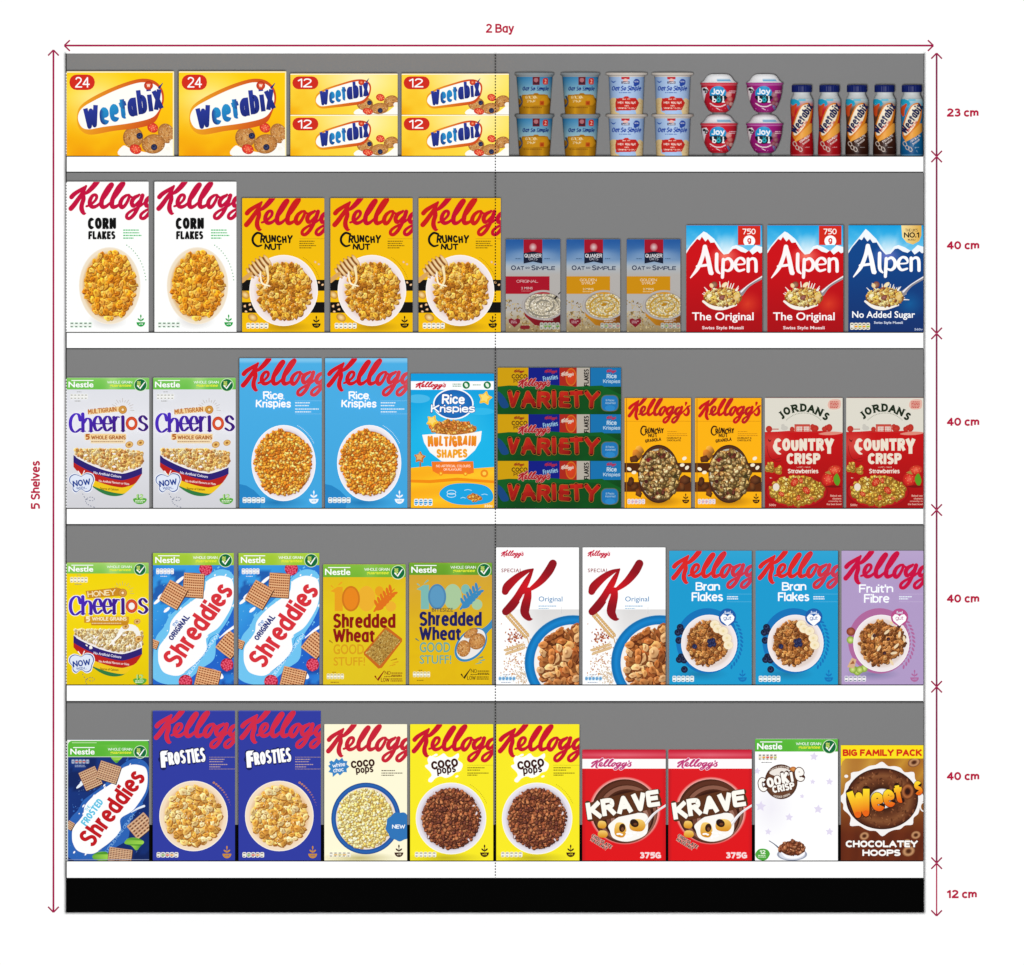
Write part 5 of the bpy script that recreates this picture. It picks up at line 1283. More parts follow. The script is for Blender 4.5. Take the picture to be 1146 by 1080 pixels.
# ---------------------------------------------------------------- bran cartons
def bran(kind):
    fr = kind == 'f'
    s = Print(749, 616.5, 841.2, 766, 24) if not fr else Print(941.9, 616.5, 1033.7, 766, 25)
    s.view(745 if not fr else 745 + 192.7, 600, 3.82)
    base = '#1a9ace' if not fr else '#b09ac6'; dk = '#1272b8' if not fr else '#b0689c'
    s.G(12, 60, 370, 640, lambda u, v: mix(mix(base, '#ffffff', .09), base, min(1, v * 4)), 4, 12)
    s.part('bowl_picture')
    s.E(178, 448, 134, 140, dk, n=44) ; s.E(150, 590, 120, 30, mix(base, '#103050', .25), stops=[(0, mix(base, '#103050', .3)), (1, base)])
    s.E(178, 448, 134, 140, dk, n=44)
    # laurel at the right
    s.P([(296, 340), (340, 380), (350, 460), (330, 540), (270, 590), (300, 470)], base)
    for k in range(13):
        a = math.radians(-34 + k * 6.6)
        x, y = 178 + 138 * math.cos(a), 452 + 142 * math.sin(a)
        for sg in (-1, 1): s.E(x + sg * 9 * math.cos(a), y + sg * 9 * math.sin(a), 10, 4.5, dk, rot=-math.degrees(a) + 90 + sg * 38, n=8)
    if not fr:
        for x, y in ((62, 390), (52, 412), (72, 408), (56, 446), (66, 516), (58, 528), (78, 530), (80, 570)): berry(s, x, y, 15, '#1c2648')
    else:
        s.E(56, 408, 19, 18, '#8c3c28', stops=[(0, '#c07050'), (1, '#7a2c1c')])
        for x, y in ((54, 444), (72, 572), (84, 580), (112, 566), (64, 570), (94, 572)): s.E(x, y, 16, 16, '#a8c83c', stops=[(0, '#dcec90'), (1, '#7c9c28')])
        s.P([(40, 560), (60, 520), (80, 528), (70, 566)], '#d8b088'); s.P([(52, 548), (66, 530), (72, 545)], '#a05c38')
    s.bowl(186, 458, 120, 122, .2, white='#efe6e6', inner='#e0d0c8', edge='#fbfbfd')
    s.heap(176, 458, 86, 98, 'flake', 3.3, ['#a8662c', '#8c5020', '#bc7c3c', '#c89050', '#74401a', '#9c5c28'], '#4e280c', 91 + fr, 1.3)
    if not fr:
        for x, y in ((210, 378), (222, 396), (246, 406), (262, 436), (268, 466)):
            s.E(x, y, 21, 19, '#f0dcae', n=18, stops=[(0, '#e0c888'), (.3, '#f4e4bc'), (.9, '#f8ecd0'), (1, '#d8b878')])
        for x, y in ((188, 450), (202, 446), (190, 466), (206, 462), (124, 472)): berry(s, x, y, 11, '#262c58')
    else:
        s.heap(236, 448, 56, 70, 'flake', 3.2, ['#b8763a', '#8c5020', '#c8884a', '#6e3c18'], '#4e280c', 97)
        for x, y, r in ((234, 368, 30), (176, 480, 60), (240, 500, 10), (264, 420, 80), (210, 410, 40), (230, 540, 120), (150, 430, 70), (250, 470, 45), (284, 440, 100)): s.E(x, y, 15, 6, '#ecd4ac', rot=r, n=10)
        for x, y in ((156, 426), (216, 440), (200, 500), (262, 384)): berry(s, x, y, 8, '#4a2424')
    s.part('badge')
    bc = '#1c5ca8' if not fr else '#b84c88'
    s.E(264, 346, 37, 37, bc, n=28)
    s.T('fuel', 264, 326, 26, 12, '#dce8f8', bold=.02); s.dash(246, 330, 40, '#dce8f8', 1, th=.6) if not fr else None
    s.P([(264, 384), (238, 362), (234, 346), (244, 334), (256, 336), (264, 344), (272, 336), (284, 334), (294, 346), (290, 362)], '#ffffff', smooth=False)
    s.T('gut', 264, 352, 34, 20, bc, bold=.03)
    s.part('carton')
    s.R(262, 247, 372, 248.5, mix(base, '#ffffff', .3)); s.R(262, 280, 372, 281.5, mix(base, '#ffffff', .3))
    s.dash(262, 257, 62, '#e8f4fa', 1, th=1.2); s.dash(262, 266, 50, '#e8f4fa', 1, th=1.2)
    s.icon(328, 604, 20, dk, base)
    s.nutri(28, 597, 94, 26, base='#e4f0f4' if not fr else '#dcd4e4', ink='#4a6a78')
    s.part('product_name')
    W = '#fafdff'
    def serif(t, cx, cy, w, h):
        s.T(t, cx, cy, w, h, W, bold=.042)
    if not fr: serif('Bran', 180, 215, 104, 36); serif('Flakes', 178, 259, 134, 38)
    else: serif("Fruit'n", 164, 224, 146, 36); serif('Fibre', 166, 266, 108, 38)
    for L, y in () and (((((132, 152), (226, 238)), 233), (((116, 136), (140, 152)), 277)) if not fr else ((((92, 112), (118, 130)), 242), (((116, 136), (142, 152)), 284))):
        for x0, x1 in L: s.S([(x0, y - 1), (x1, y - 1)], 4, W, smooth=False, cap=False)
    s.part('brand_name')
    if not fr: kelloggs(s, 12, 53, .324, None, cf=lambda x, y: mix('#dc2424', '#c83858', max(0, (x - 180) / 200)))
    else: kelloggs(s, 12, 53, .328, '#c80840')
    return s

# ---------------------------------------------------------------- frosted flakes carton
def frosted():
    s = Print(171, 795.4, 263, 963, 26); s.view(70, 790, 5.73)
    s.R(574, 25, 1110, 1000, '#2f3ba0')
    s.R(574, 29, 1110, 34, '#5a64b8')
    s.part('bowl_picture')
    s.bowl(840, 706, 220, 226, .18, white='#f3ddc0', inner='#e8c498', edge='#fdf8ee')
    s.heap(838, 706, 178, 192, 'flake', 5.0, ['#f2c470', '#eab258', '#f6d494', '#e0a040', '#f4cc80', '#d89438'], '#b87a30', 101, 1.15)
    for k in range(70):
        a, r = s.rnd.uniform(0, 6.3), math.sqrt(s.rnd.random())
        X, Y = s.px(838 + 165 * r * math.cos(a), 706 + 175 * r * math.sin(a)); s.blob(X, Y, .6, '#fff8e8', '#fbe8c4', 1, .7, 5, .3)
    s.part('carton')
    for k in range(11):
        a = math.radians(-58 + k * 4.2)
        x, y = 840 + 246 * math.cos(a), 706 + 252 * math.sin(a)
        s.E(x, y, 8 - k * .4, 7 - k * .4, '#d89028', n=8); s.E(x, y, 3.5, 3, '#2f3ba0', n=6)
    for y in (327, 403):
        for k in range(18): s.R(942 + k * 9.2, y, 947 + k * 9.2, y + 3.5, '#c8a878')
    for y, w in ((340, 112), (355, 100), (373, 142), (388, 84)): s.dash(942, y, w, '#b8a0a0', 1, th=1.0)
    s.icon(1054, 948, 31, '#c88c34', '#2f3ba0')
    s.nutri(602, 938, 142, 34, ['#e8e4d8', '#6aa838', '#d83c28', '#e8a028', '#e8e4d8'], base='#f4f0e4', ink='#2a2840')
    s.part('product_name')
    s.T('F', 655, 342, 52, 108, '#ffffff', bold=.07, rot=4, out=[('#141c58', .07)]); s.T('ROSTIES', 796, 325, 238, 86, '#ffffff', rot=7, bold=.075, taper=.12, jig=.25, out=[('#141c58', .06)])
    s.part('brand_name')
    kelloggs(s, 568, 12, .492, '#d02846')
    return s

# ---------------------------------------------------------------- chocolate puff cartons
SPL = [(150, 320), (185, 330), (215, 318), (240, 304), (262, 326), (292, 328), (330, 304), (336, 326), (328, 346), (358, 370), (356, 398), (340, 420), (312, 428), (290, 448), (250, 462), (220, 452), (186, 464), (160, 490), (140, 484), (142, 468), (160, 448), (152, 424), (120, 392), (122, 380), (140, 372), (134, 344)]
def cocoa(white):
    if white: s = Print(363, 810.6, 455.6, 963, 27); s.view(359.2, 790, 5.73); base = '#fdf8d8'
    else: s = Print(459, 810.6, 552, 963, 28); s.view(455, 790, 5.73); base = '#f8ea24'
    s.R(18, 112, 562, 995, base)
    s.part('bowl_picture')
    s.E(250, 975, 260, 40, mix(base, '#a89818', .4), stops=[(0, mix(base, '#8a7a18', .5)), (1, base)])
    if white:
        s.E(288, 722, 222, 230, '#1f4f9c', n=56, stops=[(0, '#ece4d4'), (.86, '#ece0d0'), (.87, '#1c4c98'), (.94, '#2a66b4'), (1, '#184488')])
        s.heap(280, 722, 184, 196, 'puff', 2.5, ['#f0dc90', '#e8cc70', '#f8ecb8', '#dcb858', '#f4e4a0'], '#b8923c', 111, 1.25)
    else:
        s.bowl(285, 722, 226, 230, .15, white='#e8e4ec', inner='#cfc4ca', edge='#fffdf2')
        s.heap(285, 722, 192, 198, 'puff', 2.8, ['#7a3c20', '#9a5430', '#5c2a18', '#b06c40', '#6a3222', '#8a4828'], '#381610', 112, 1.25)
        for x, y in ((430, 640), (400, 860), (448, 690), (140, 840), (180, 560)):
            X, Y = s.px(x, y); s.blob(X, Y, 2.2, '#f4ecec', '#c8b0b0', x, .5, 8, .3)
    s.part('carton')
    if not white:
        for k in range(24): s.R(390 + k * 7, 379, 394 + k * 7, 382, '#a89818')
        for y, w in ((394, 116), (409, 104), (428, 146), (441, 80)): s.dash(390, y, w, '#6a5a10', 1, th=1.0)
        for k in range(14):
            a = math.radians(-60 + k * 2.8); s.E(285 + 248 * math.cos(a), 722 + 250 * math.sin(a), 2.6, 2.6, '#8a7c18', n=6)
    else:
        for y, w in ((412, 96), (428, 144), (442, 80)): s.dash(388, y, w, '#5a5040', 1, th=1.0)
    s.icon(500, 940, 31, '#3c1a10', base)
    s.nutri(52, 936, 140, 34, ['#f0ece0', '#e8b868', '#d8d088', '#e8b868', '#f0ece0'] if white else None, base='#f4f0dc', ink='#4a4434')
    if white:
        s.part('seal')
        s.P([(505 + 88 * (1 + .04 * math.sin(9 * a)) * math.cos(a), 774 + 92 * (1 + .04 * math.sin(9 * a)) * math.sin(a)) for a in [i * PI / 24 for i in range(48)]], '#2f74b8')
        s.T('NEW', 498, 774, 84, 26, '#f4f8fc', bold=.05)
        s.part('badge')
        s.P([(x + 24, y) for x, y in [(28, 360), (44, 350), (58, 360), (74, 336), (92, 350), (112, 332), (122, 352), (146, 354), (140, 374), (158, 390), (140, 404), (142, 426), (120, 424), (98, 446), (82, 430), (52, 456), (50, 430), (24, 424), (38, 404), (22, 384), (36, 376)]], '#3a84c4')
        s.T('white', 114, 378, 82, 26, '#f6fafd', rot=8, bold=.04); s.T('choc', 112, 410, 68, 26, '#f6fafd', rot=8, bold=.04)
        s.part('product_name')
        s.T('COCO', 268, 370, 152, 46, '#3a1810', rot=5, bold=.08, jig=.3); s.T('pops', 280, 416, 112, 46, '#3a1810', rot=5, bold=.07, jig=.2)
    else:
        s.part('product_name')
        s.P(SPL, '#fefefa', smooth=True, n=3)
        for x, y, r in ((186, 316, 10), (170, 322, 6), (322, 452, 8)): s.E(x, y, r * 1.4, r * .8, '#fefefa', rot=20)
        s.T('COCO', 244, 372, 172, 52, '#3a1410', rot=7, bold=.085, jig=.3); s.T('pops', 256, 418, 122, 50, '#3a1410', rot=7, bold=.075, jig=.2)
    s.part('brand_name')
    kelloggs(s, 15, 100, .49, '#c8102c' if not white else '#c82034')
    return s

# ---------------------------------------------------------------- chocolate pillow carton
def pillows():
    s = Print(651.7, 839, 745, 963, 29); s.view(645, 790, 5.73)
    s.G(36, 278, 576, 345, lambda u, v: mix(mix('#c81c34', '#e8808c', max(0, 1 - abs(v - .55) / .4) * (1 - abs(u - .5) * .8)), '#d02038', .2), 12, 10)
    s.G(36, 400, 576, 1000, lambda u, v: mix(mix('#dc1820', '#e01218', v), '#b81420', .5 * (u < .03) + .35 * (u > .97)), 40, 4)
    s.R(36, 340, 576, 402, '#fdfafa')
    s.S([(52, 282), (566, 282)], 3, '#a01428', smooth=False)
    s.part('picture')
    s.E(310, 672, 230, 218, '#f08080', n=48, stops=[(0, '#f08080'), (.93, '#f4a8a0'), (1, '#dc1820')])
    s.E(310, 676, 212, 206, '#4a2414', n=48)
    s.emask(310, 676, 211, 205)
    for k, (r, c) in enumerate(((200, '#5c3020'), (182, '#8a5a48'), (160, '#3a180c'), (140, '#6e4030'), (118, '#a07464'), (92, '#4a2414'))):
        s.O(320 + 6 * k, 680 + 12 * k, r * 1.04, r, 24, c, n=40)
    s.P([(210, 760), (300, 700), (440, 690), (460, 760), (440, 830), (330, 870), (240, 850), (215, 800)], '#fbf8f2', smooth=True)
    s.nomask()
    s.S([(440, 760), (500, 690), (572, 640)], [26, 14, 12], '#e4e0e4'); s.S([(444, 752), (500, 684), (572, 634)], [8, 4, 4], '#ffffff')
    for x, y, w, h, r in ((165, 762, 56, 46, 10), (170, 822, 64, 44, 0), (282, 796, 78, 92, 12), (392, 766, 104, 76, -35)):
        s.P([(x - w * .5, y), (x - w * .3, y - h * .5), (x + w * .3, y - h * .45), (x + w * .5, y + h * .05), (x + w * .25, y + h * .5), (x - w * .35, y + h * .42)], None, smooth=True, cf=lambda a, b: mix('#f6cf72', '#d48c1c', (b - y) / h + .5))
    s.E(294, 782, 20, 27, '#3a1c0c', rot=-10); s.E(372, 752, 30, 24, '#2c140a', rot=-35); s.E(296, 790, 9, 12, '#7a4a2c'); s.E(378, 758, 12, 8, '#6a3c20')
    for k in range(12): s.E(s.rnd.uniform(230, 440), s.rnd.uniform(800, 850), s.rnd.uniform(6, 14), 6, '#ffffff', n=10)
    s.T('CHOCOLATE', 163, 868, 146, 22, '#3a1410', rot=-32, bold=.05, out=[('#f4d8c8', .06)]); s.T('HAZELNUT', 146, 886, 122, 20, '#3a1410', rot=-32, bold=.05, out=[('#f4d8c8', .06)])
    s.part('carton')
    s.T('375G', 474, 958, 138, 40, '#f8dcdc', bold=.1)
    s.part('product_name')
    xs = [(112, 670, 94, 110), (204, 648, 88, 112), (306, 632, 98, 114), (404, 618, 88, 118), (490, 594, 84, 106)]
    s.P([(60, 630), (150, 600), (380, 545), (520, 535), (546, 600), (540, 640), (380, 690), (160, 735), (82, 740)], '#5a3018')
    for ch, (x, y, w, h) in zip('KRAVE', xs):
        s.T(ch, x, y, w, h, '#fdfbf2', rot=8, bold=.078, out=[('#54301c', .04)])
    s.part('brand_name')
    small_k(s, 94, 340, 264, 72, '#c03878', out=('#f8e0ec', 30), grow=2)
    return s

# ---------------------------------------------------------------- cookie carton
def cookie():
    s = Print(845, 827, 937.7, 963, 30); s.view(838, 790, 5.536)
    s.G(34, 200, 560, 970, lambda u, v: mix('#ffffff', '#e6e2f0', max(0, 1 - math.hypot((u - .2) / .3, (v - .55) / .3)) * .6), 10, 14)
    for x, y, r in ((404, 314, 28), (74, 622, 34), (52, 404, 22), (500, 470, 24), (250, 690, 26), (430, 640, 30), (330, 560, 16), (500, 780, 26), (120, 780, 22), (396, 470, 18)): s.P(star5(x, y, r, .5, .1), '#e2daf0')
    nestle(s, 36, 205, 554, 283, '#58b838', '#54b434', '#70c450')
    s.part('bowl_picture')
    s.E(268, 920, 96, 40, '#d8dce4', stops=[(0, '#f4f4f8'), (.8, '#d8dce8'), (.92, '#788098'), (1, '#e8ecf4')])
    s.S([(126, 836), (160, 858), (196, 890)], [5, 6, 12], '#5c6478')
    s.heap(268, 880, 78, 48, 'cluster', 3.4, ['#b87850', '#9a5c3c', '#cc906a', '#84482c'], '#5c2c18', 121, 1.3)
    s.P([(200, 905), (240, 925), (300, 930), (345, 905), (340, 925), (290, 945), (230, 940)], '#fbfbff', smooth=True)
    s.part('carton')
    s.P([(42, 912), (60, 890), (88, 884), (116, 892), (130, 912), (128, 926), (112, 950), (86, 958), (56, 948), (42, 930)], '#4ea83c', smooth=True)
    s.T('12', 86, 906, 36, 24, '#f0fae8', bold=.05); s.dash(58, 924, 60, '#dcf0d0', 2, 1.8, .9)
    s.nutri(58, 296, 118, 42, ['#e8d8b8', '#e8a838', '#e05040', '#d88848', '#c8d078'], base='#ece8e0', ink='#4a4844'); s.dash(78, 348, 82, '#6a6868', 1, th=.8)
    s.part('product_name')
    s.E(200, 470, 102, 108, '#54301f', n=36, stops=[(0, '#5a2c18'), (.8, '#6a4430'), (1, '#4a2818')]); s.P([(130, 420), (150, 396), (200, 384), (250, 396), (268, 420), (200, 440)], '#efe8e0', smooth=True)
    s.T('CHOCOLATEY CHIP', 190, 388, 122, 14, '#e8dcd0', bold=.03, rot=8, arch=16); s.T('COOKIE CEREAL', 206, 556, 104, 13, '#e8dcd0', bold=.02, rot=8, arch=-12)
    s.E(275, 392, 21, 16, '#c06c2c', stops=[(0, '#e8a058'), (1, '#a8581c')])
    xs = [('C', 86, 488, 50, 82), ('O', 133, 474, 44, 62), ('O', 178, 462, 44, 62), ('K', 225, 448, 46, 74), ('I', 266, 440, 18, 62), ('e', 314, 424, 54, 84)]
    for grow, c in ((.06, '#4a2414'), (0, '#fdfaf4')):
        for ch, x, y, w, h in xs:
            s.T(ch, x, y, w, h, c, rot=10, bold=.062, out=[(c, grow)] if grow else None)
    s.T('CRISP', 214, 506, 138, 44, '#fdfaf4', rot=11, bold=.06, out=[('#4a2414', .05)])
    return s

# ---------------------------------------------------------------- chocolate hoop carton
def hoops():
    s = Print(941, 834, 1033.6, 963, 31); s.view(838, 790, 5.536)
    def bg(u, v):
        c = mix('#c89030', '#5c2410', min(1, max(0, (v - .15) * 1.7)))
        c = mix(c, '#e8c060', .5 * max(0, 1 - math.hypot((u - .15) / .4, (v - .1) / .35)))
        return mix(c, '#7c3414', .4 * abs(math.sin(8 * u + 10 * v * u)))
    s.G(566, 320, 1086, 970, bg, 20, 22)
    s.part('picture')
    rd = s.rnd
    pts = []
    for k in range(40):
        a = 2 * PI * k / 40; r = 1 + (.11 if k % 5 == 0 else 0) + rd.uniform(-.03, .03)
        pts.append((826 + 246 * r * math.cos(a), 575 + 208 * r * math.sin(a)))
    s.P(pts, '#f6f2f0', smooth=True, n=3)
    s.E(826, 575, 224, 190, '#4a2412', n=60, stops=[(0, '#f2eeea'), (.30, '#f4f0ee'), (.34, '#34160a'), (.6, '#6a3a20'), (.75, '#84502e'), (.9, '#5a2c18'), (1, '#34160a')])
    for k in range(230):
        a = rd.uniform(0, 2 * PI); q = rd.uniform(.38, .95)
        X, Y = s.px(826 + 224 * q * math.cos(a), 575 + 190 * q * math.sin(a))
        c = rd.choice(['#7a4426', '#4a2412', '#945c38', '#5c3018', '#a87048']); s.blob(X, Y, rd.uniform(.8, 2.4), c, mix(c, '#6a3a20', .5), rd.uniform(0, 3), .5, 7, .3)
    for x, y, rx, ry in ((1024, 350, 40, 28), (990, 900, 42, 34), (1035, 800, 32, 26), (716, 806, 32, 26), (980, 850, 30, 26)):
        s.E(x, y, rx, ry, '#8a5430', n=20, rot=20, stops=[(0, '#3a1a0c'), (.3, '#5a2c14'), (.65, '#c89468'), (1, '#6a3418')])
    s.O(1085, 625, 26, 32, 8, '#f4f0ec'); s.E(604, 436, 12, 10, '#f4f0ec'); s.E(640, 420, 8, 6, '#f4f0ec'); s.E(1014, 438, 12, 7, '#f4f0ec')
    s.part('banner')
    s.R(566, 240, 1086, 326, '#fbe21c'); s.P([(566, 324), (600, 326), (580, 345), (572, 372), (566, 372)], '#f4d020')
    s.T('BIG FAMILY PACK', 827, 290, 490, 42, '#d42a14', bold=.068)
    s.part('brand_name')
    def wf(u, v): return mix('#ffe02c', '#e85a10', v * 1.15 - .1)
    for ch, x, y, w, h in (('W', 690, 606, 140, 172), ('e', 798, 594, 78, 118), ('e', 868, 572, 70, 110), ('t', 928, 540, 52, 124), ('s', 1050, 510, 48, 86)):
        s.T(ch, x, y, w, h, None, rot=10, bold=.058, out=[('#2a1008', .03)], cf=wf)
    s.E(984, 530, 40, 50, '#8a4420', n=28, rot=-8, stops=[(0, '#2a1008'), (.36, '#3a180c'), (.42, '#6a3018'), (.7, '#b06838'), (1, '#54240f')])
    s.part('product_name')
    s.T('CHOCOLATEY', 824, 855, 446, 42, '#fdfaf6', bold=.08, out=[('#3a1a0c', .03)]); s.T('HOOPS', 822, 910, 236, 40, '#fdfaf6', bold=.08, out=[('#3a1a0c', .03)])
    return s

# ---------------------------------------------------------------- pots, bowls and bottles (artwork only)
def pot_blue():
    s = Print(575.5, 81, 621, 126.4, 40); s.view(565, 70, 4.775)
    s.G(60, 50, 260, 275, lambda u, v: mix(mix('#0c64a4', '#8fb4c0', v * 1.9), '#a8bcc0', max(0, 1 - abs(u - .5) * 2) * .2) if v < .62 else '#a06c0c', 20, 26)
    s.G(60, 232, 260, 275, lambda u, v: mix('#c89018', '#8c5c0c', abs(math.sin(u * 9)) * .6), 20, 6)
    s.R(148, 72, 186, 118, '#6a1420'); s.E(167, 92, 12, 12, '#a86a70'); s.R(150, 104, 184, 112, '#2a2030')
    s.RR(204, 82, 230, 116, 6, '#c02820'); s.T('2', 217, 99, 12, 20, '#f0b0a0')
    s.T('Oat So Simple', 164, 140, 140, 27, '#0c2c74', bold=.055, shear=.2)
    s.P([(92, 172), (150, 168), (160, 160), (176, 160), (182, 168), (228, 170), (246, 210), (228, 232), (92, 234), (72, 220)], '#a06c0c')
    s.P([(96, 176), (226, 174), (240, 210), (224, 228), (96, 230)], '#c48a18')
    s.T('GOLDEN', 142, 184, 64, 14, '#e8d8a8', bold=.03); s.T('SYRUP', 140, 204, 46, 13, '#e8d8a8', bold=.03)
    s.E(210, 205, 18, 22, '#d09018'); s.RR(186, 204, 210, 228, 4, '#c05818'); s.R(190, 210, 206, 222, '#a84010')
    s.S([(82, 180), (92, 210), (78, 232)], [10, 6, 12], '#3a4c64'); s.S([(238, 190), (246, 206)], 5, '#6a4c10', smooth=False)
    s.dash(100, 238, 130, '#7c4c08', 1, th=.8)
    return s

def pot_cream():
    s = Print(677.5, 80, 725, 126.4, 41); s.view(565, 70, 4.775)
    s.G(540, 70, 765, 275, lambda u, v: mix(mix('#8aa8d4', '#b8cce6', max(0, 1 - abs(u - .5) * 2.2)), '#a8c4ea', v), 20, 12)
    s.P([(556, 275), (560, 200), (590, 188), (600, 210), (590, 260), (640, 275)], '#e4c890', smooth=True); s.P([(745, 275), (745, 210), (715, 190), (700, 230), (705, 275)], '#e4cc98', smooth=True)
    s.R(624, 74, 666, 88, '#b82834'); s.E(645, 96, 14, 12, '#e8b8b0'); s.RR(622, 100, 668, 112, 3, '#3c3458')
    s.T('QUAKER', 645, 106, 36, 7, '#e8e8f0', bold=.04)
    s.E(704, 104, 17, 18, '#2848a0'); s.T('OATS', 704, 100, 22, 7, '#e8ecf8'); s.E(698, 118, 10, 8, '#2848a0')
    s.S([(568, 96), (580, 104), (592, 98)], [3, 6, 3], '#2c56a8')
    s.T('Oat So Simple', 650, 139, 156, 31, '#1440a0', bold=.055, shear=.2); s.dash(610, 158, 70, '#4a6cb0', 1, th=.7)
    s.P([(596, 190), (634, 186), (642, 178), (660, 178), (662, 186), (700, 188), (718, 214), (700, 252), (594, 256), (590, 220)], '#c42820')
    s.T('Just add', 648, 194, 40, 8, '#f4d0c0', bold=.02); s.T('HOT WATER', 652, 212, 94, 13, '#f8e0d4', bold=.04); s.T('mix', 650, 228, 26, 8, '#f4d0c0'); s.T('Original flavour', 652, 242, 96, 10, '#f8d8c8', bold=.03)
    for k in range(14): X, Y = s.px(s.rnd.choice([570, 730]) + s.rnd.uniform(-10, 12), s.rnd.uniform(200, 262)); s.blob(X, Y, .9, '#f4e4bc', '#c89c50', 1, .6, 6, .2)
    return s

def tub(purple):
    s = Print(783.5, 90, 826, 125.6, 42 + purple); s.view(775, 70, 4.244)
    m = '#cc1c30' if not purple else '#a01c7c'
    s.G(30, 90, 220, 240, lambda u, v: mix(m, mix(m, '#500820', .5), abs(u - .5) ** 2 * 2 + v * .15), 16, 8)
    s.R(30, 98, 220, 104, mix(m, '#ffffff', .45))
    s.P([(44, 118), (66, 114), (76, 130), (62, 150), (54, 190), (46, 170)], '#f4eef0'); s.T('B', 66, 134, 16, 20, '#1c1c24', bold=.06); s.E(56, 126, 8, 6, '#1c1c24')
    s.E(121, 145, 40, 36, '#1c90c8', n=30); s.P([(83, 156), (160, 156), (152, 180), (121, 192), (92, 180)], '#141c28', smooth=True)
    s.T('Joy', 121, 138, 64, 34, '#f8f8fa', bold=.05); s.S([(97, 158), (97, 186)], 6, '#f8f8fa', smooth=False, cap=False); s.O(104, 178, 10, 9, 5, '#f8f8fa'); s.S([(146, 158), (146, 186)], 7, '#f8f8fa', smooth=False, cap=False); s.S([(140, 186), (153, 186)], 5, '#f8f8fa', smooth=False, cap=False); s.E(124, 175, 11, 11, '#1ca0b0'); s.E(124, 175, 4, 4, '#141c28'); s.E(119, 160, 3, 3, '#1ca0b0'); s.E(129, 160, 3, 3, '#1ca0b0')
    s.S([(84, 192), (104, 204), (130, 208), (156, 198)], 5, '#f0d8dc'); 
    for x, y, r, c in ((172, 150, 14, '#e08880'), (178, 172, 13, '#c86058'), (168, 190, 12, '#b84840'), (184, 195, 10, '#d89890')):
        if purple: c = mix(c, '#4c2450', .45)
        s.E(x, y, r, r, c, n=12, stops=[(0, mix(c, '#ffffff', .3)), (1, c)])
    s.S([(168, 205), (176, 222)], [12, 8], '#6a78a8', smooth=False); s.dash(176, 132, 34, '#f0c8d0', 2, 1.8, .8)
    for _ in range(14): s.E(s.rnd.uniform(60, 190), s.rnd.uniform(195, 232), 2, 2, mix(m, '#ffffff', .5), n=5)
    s.S([(112, 214), (128, 222)], 3, '#f0e0e4', smooth=False)
    return s

def bottle_art(kind):
    s = Print(884, 108, 910.5, 174.4, 45); s.view(775, 70, 4.244)
    top, bot = {'r': ('#c42024', '#980812'), 'b': ('#6c4028', '#281008'), 'u': ('#2488b8', '#084c7c')}[kind]
    s.G(455, 160, 580, 445, lambda u, v: mix(mix('#b8ccd0', top, min(1, max(0, (v - .06) * 6))), bot, max(0, v - .2) * 1.3), 12, 24)
    s.E(486, 190, 26, 16, '#1c9cc0', rot=-20); s.E(520, 178, 20, 6, '#68b8d0')
    s.S([(478, 250), (476, 222), (492, 200)], [12, 22, 10], '#c8481c')
    s.P([(476, 350), (476, 300), (500, 230), (524, 198), (552, 192), (566, 210), (566, 250), (552, 300), (520, 345), (492, 368)], '#d87c1c', smooth=True)
    s.P([(480, 338), (482, 300), (504, 236), (526, 204), (550, 200), (560, 214), (558, 244), (540, 290), (510, 330), (490, 346)], '#f0e4cc', smooth=True)
    s.P([(548, 300), (566, 290), (566, 330), (500, 372), (488, 366)], '#e8a040', smooth=True)
    s.T('Weetabix', 518, 265, 158, 40, '#141c4c', rot=58, bold=.05, shear=.1)
    s.T('On the Go', 520, 302, 66, 14, '#c8301c', rot=48, bold=.04); 
    s.T('STRAWBERRY' if kind == 'r' else ('CHOCOLATE' if kind == 'b' else 'VANILLA'), 534, 362, 58, 10, '#f4e4dc', rot=35, bold=.03); s.T('FLAVOUR', 540, 376, 40, 9, '#f4e4dc', rot=35, bold=.02)
    for x, y in ((486, 386), (498, 404), (512, 412)): s.O(x, y, 9, 13, 3, '#c8b8ac', rot=30)
    for k in range(4): s.E(s.rnd.uniform(520, 556), s.rnd.uniform(392, 425), 3, 2, mix(bot, '#ffffff', .5), n=6)
    s.dash(534, 402, 26, mix(bot, '#ffffff', .6), 1, th=.6)
    s.R(455, 436, 580, 446, mix(bot, '#ffffff', .25))
    return s
# ================================================================ materials
def attr_mat(name, rough, spec):
    m = bpy.data.materials.new(name); m.use_nodes = True
    nt = m.node_tree; b = nt.nodes['Principled BSDF']
    a = nt.nodes.new('ShaderNodeAttribute'); a.attribute_name = 'ink'
    nt.links.new(a.outputs['Color'], b.inputs['Base Color'])
    b.inputs['Roughness'].default_value = rough; b.inputs['Specular IOR Level'].default_value = spec
    # faint tooth of the board or film
    n = nt.nodes.new('ShaderNodeTexNoise'); n.inputs['Scale'].default_value = 900
    bp = nt.nodes.new('ShaderNodeBump'); bp.inputs['Strength'].default_value = .03; bp.inputs['Distance'].default_value = .0002
    tc = nt.nodes.new('ShaderNodeTexCoord')
    nt.links.new(tc.outputs['Object'], n.inputs['Vector']); nt.links.new(n.outputs['Fac'], bp.inputs['Height']); nt.links.new(bp.outputs['Normal'], b.inputs['Normal'])
    return m

def flat_mat(name, c, rough=.8, spec=.05):
    m = bpy.data.materials.new(name); m.use_nodes = True
    nt = m.node_tree; b = nt.nodes['Principled BSDF']
    r = nt.nodes.new('ShaderNodeRGB'); r.outputs[0].default_value = tuple(lin(k) * PAINT for k in C_(c)) + (1,)
    nt.links.new(r.outputs[0], b.inputs['Base Color'])
    b.inputs['Roughness'].default_value = rough; b.inputs['Specular IOR Level'].default_value = spec
    return m

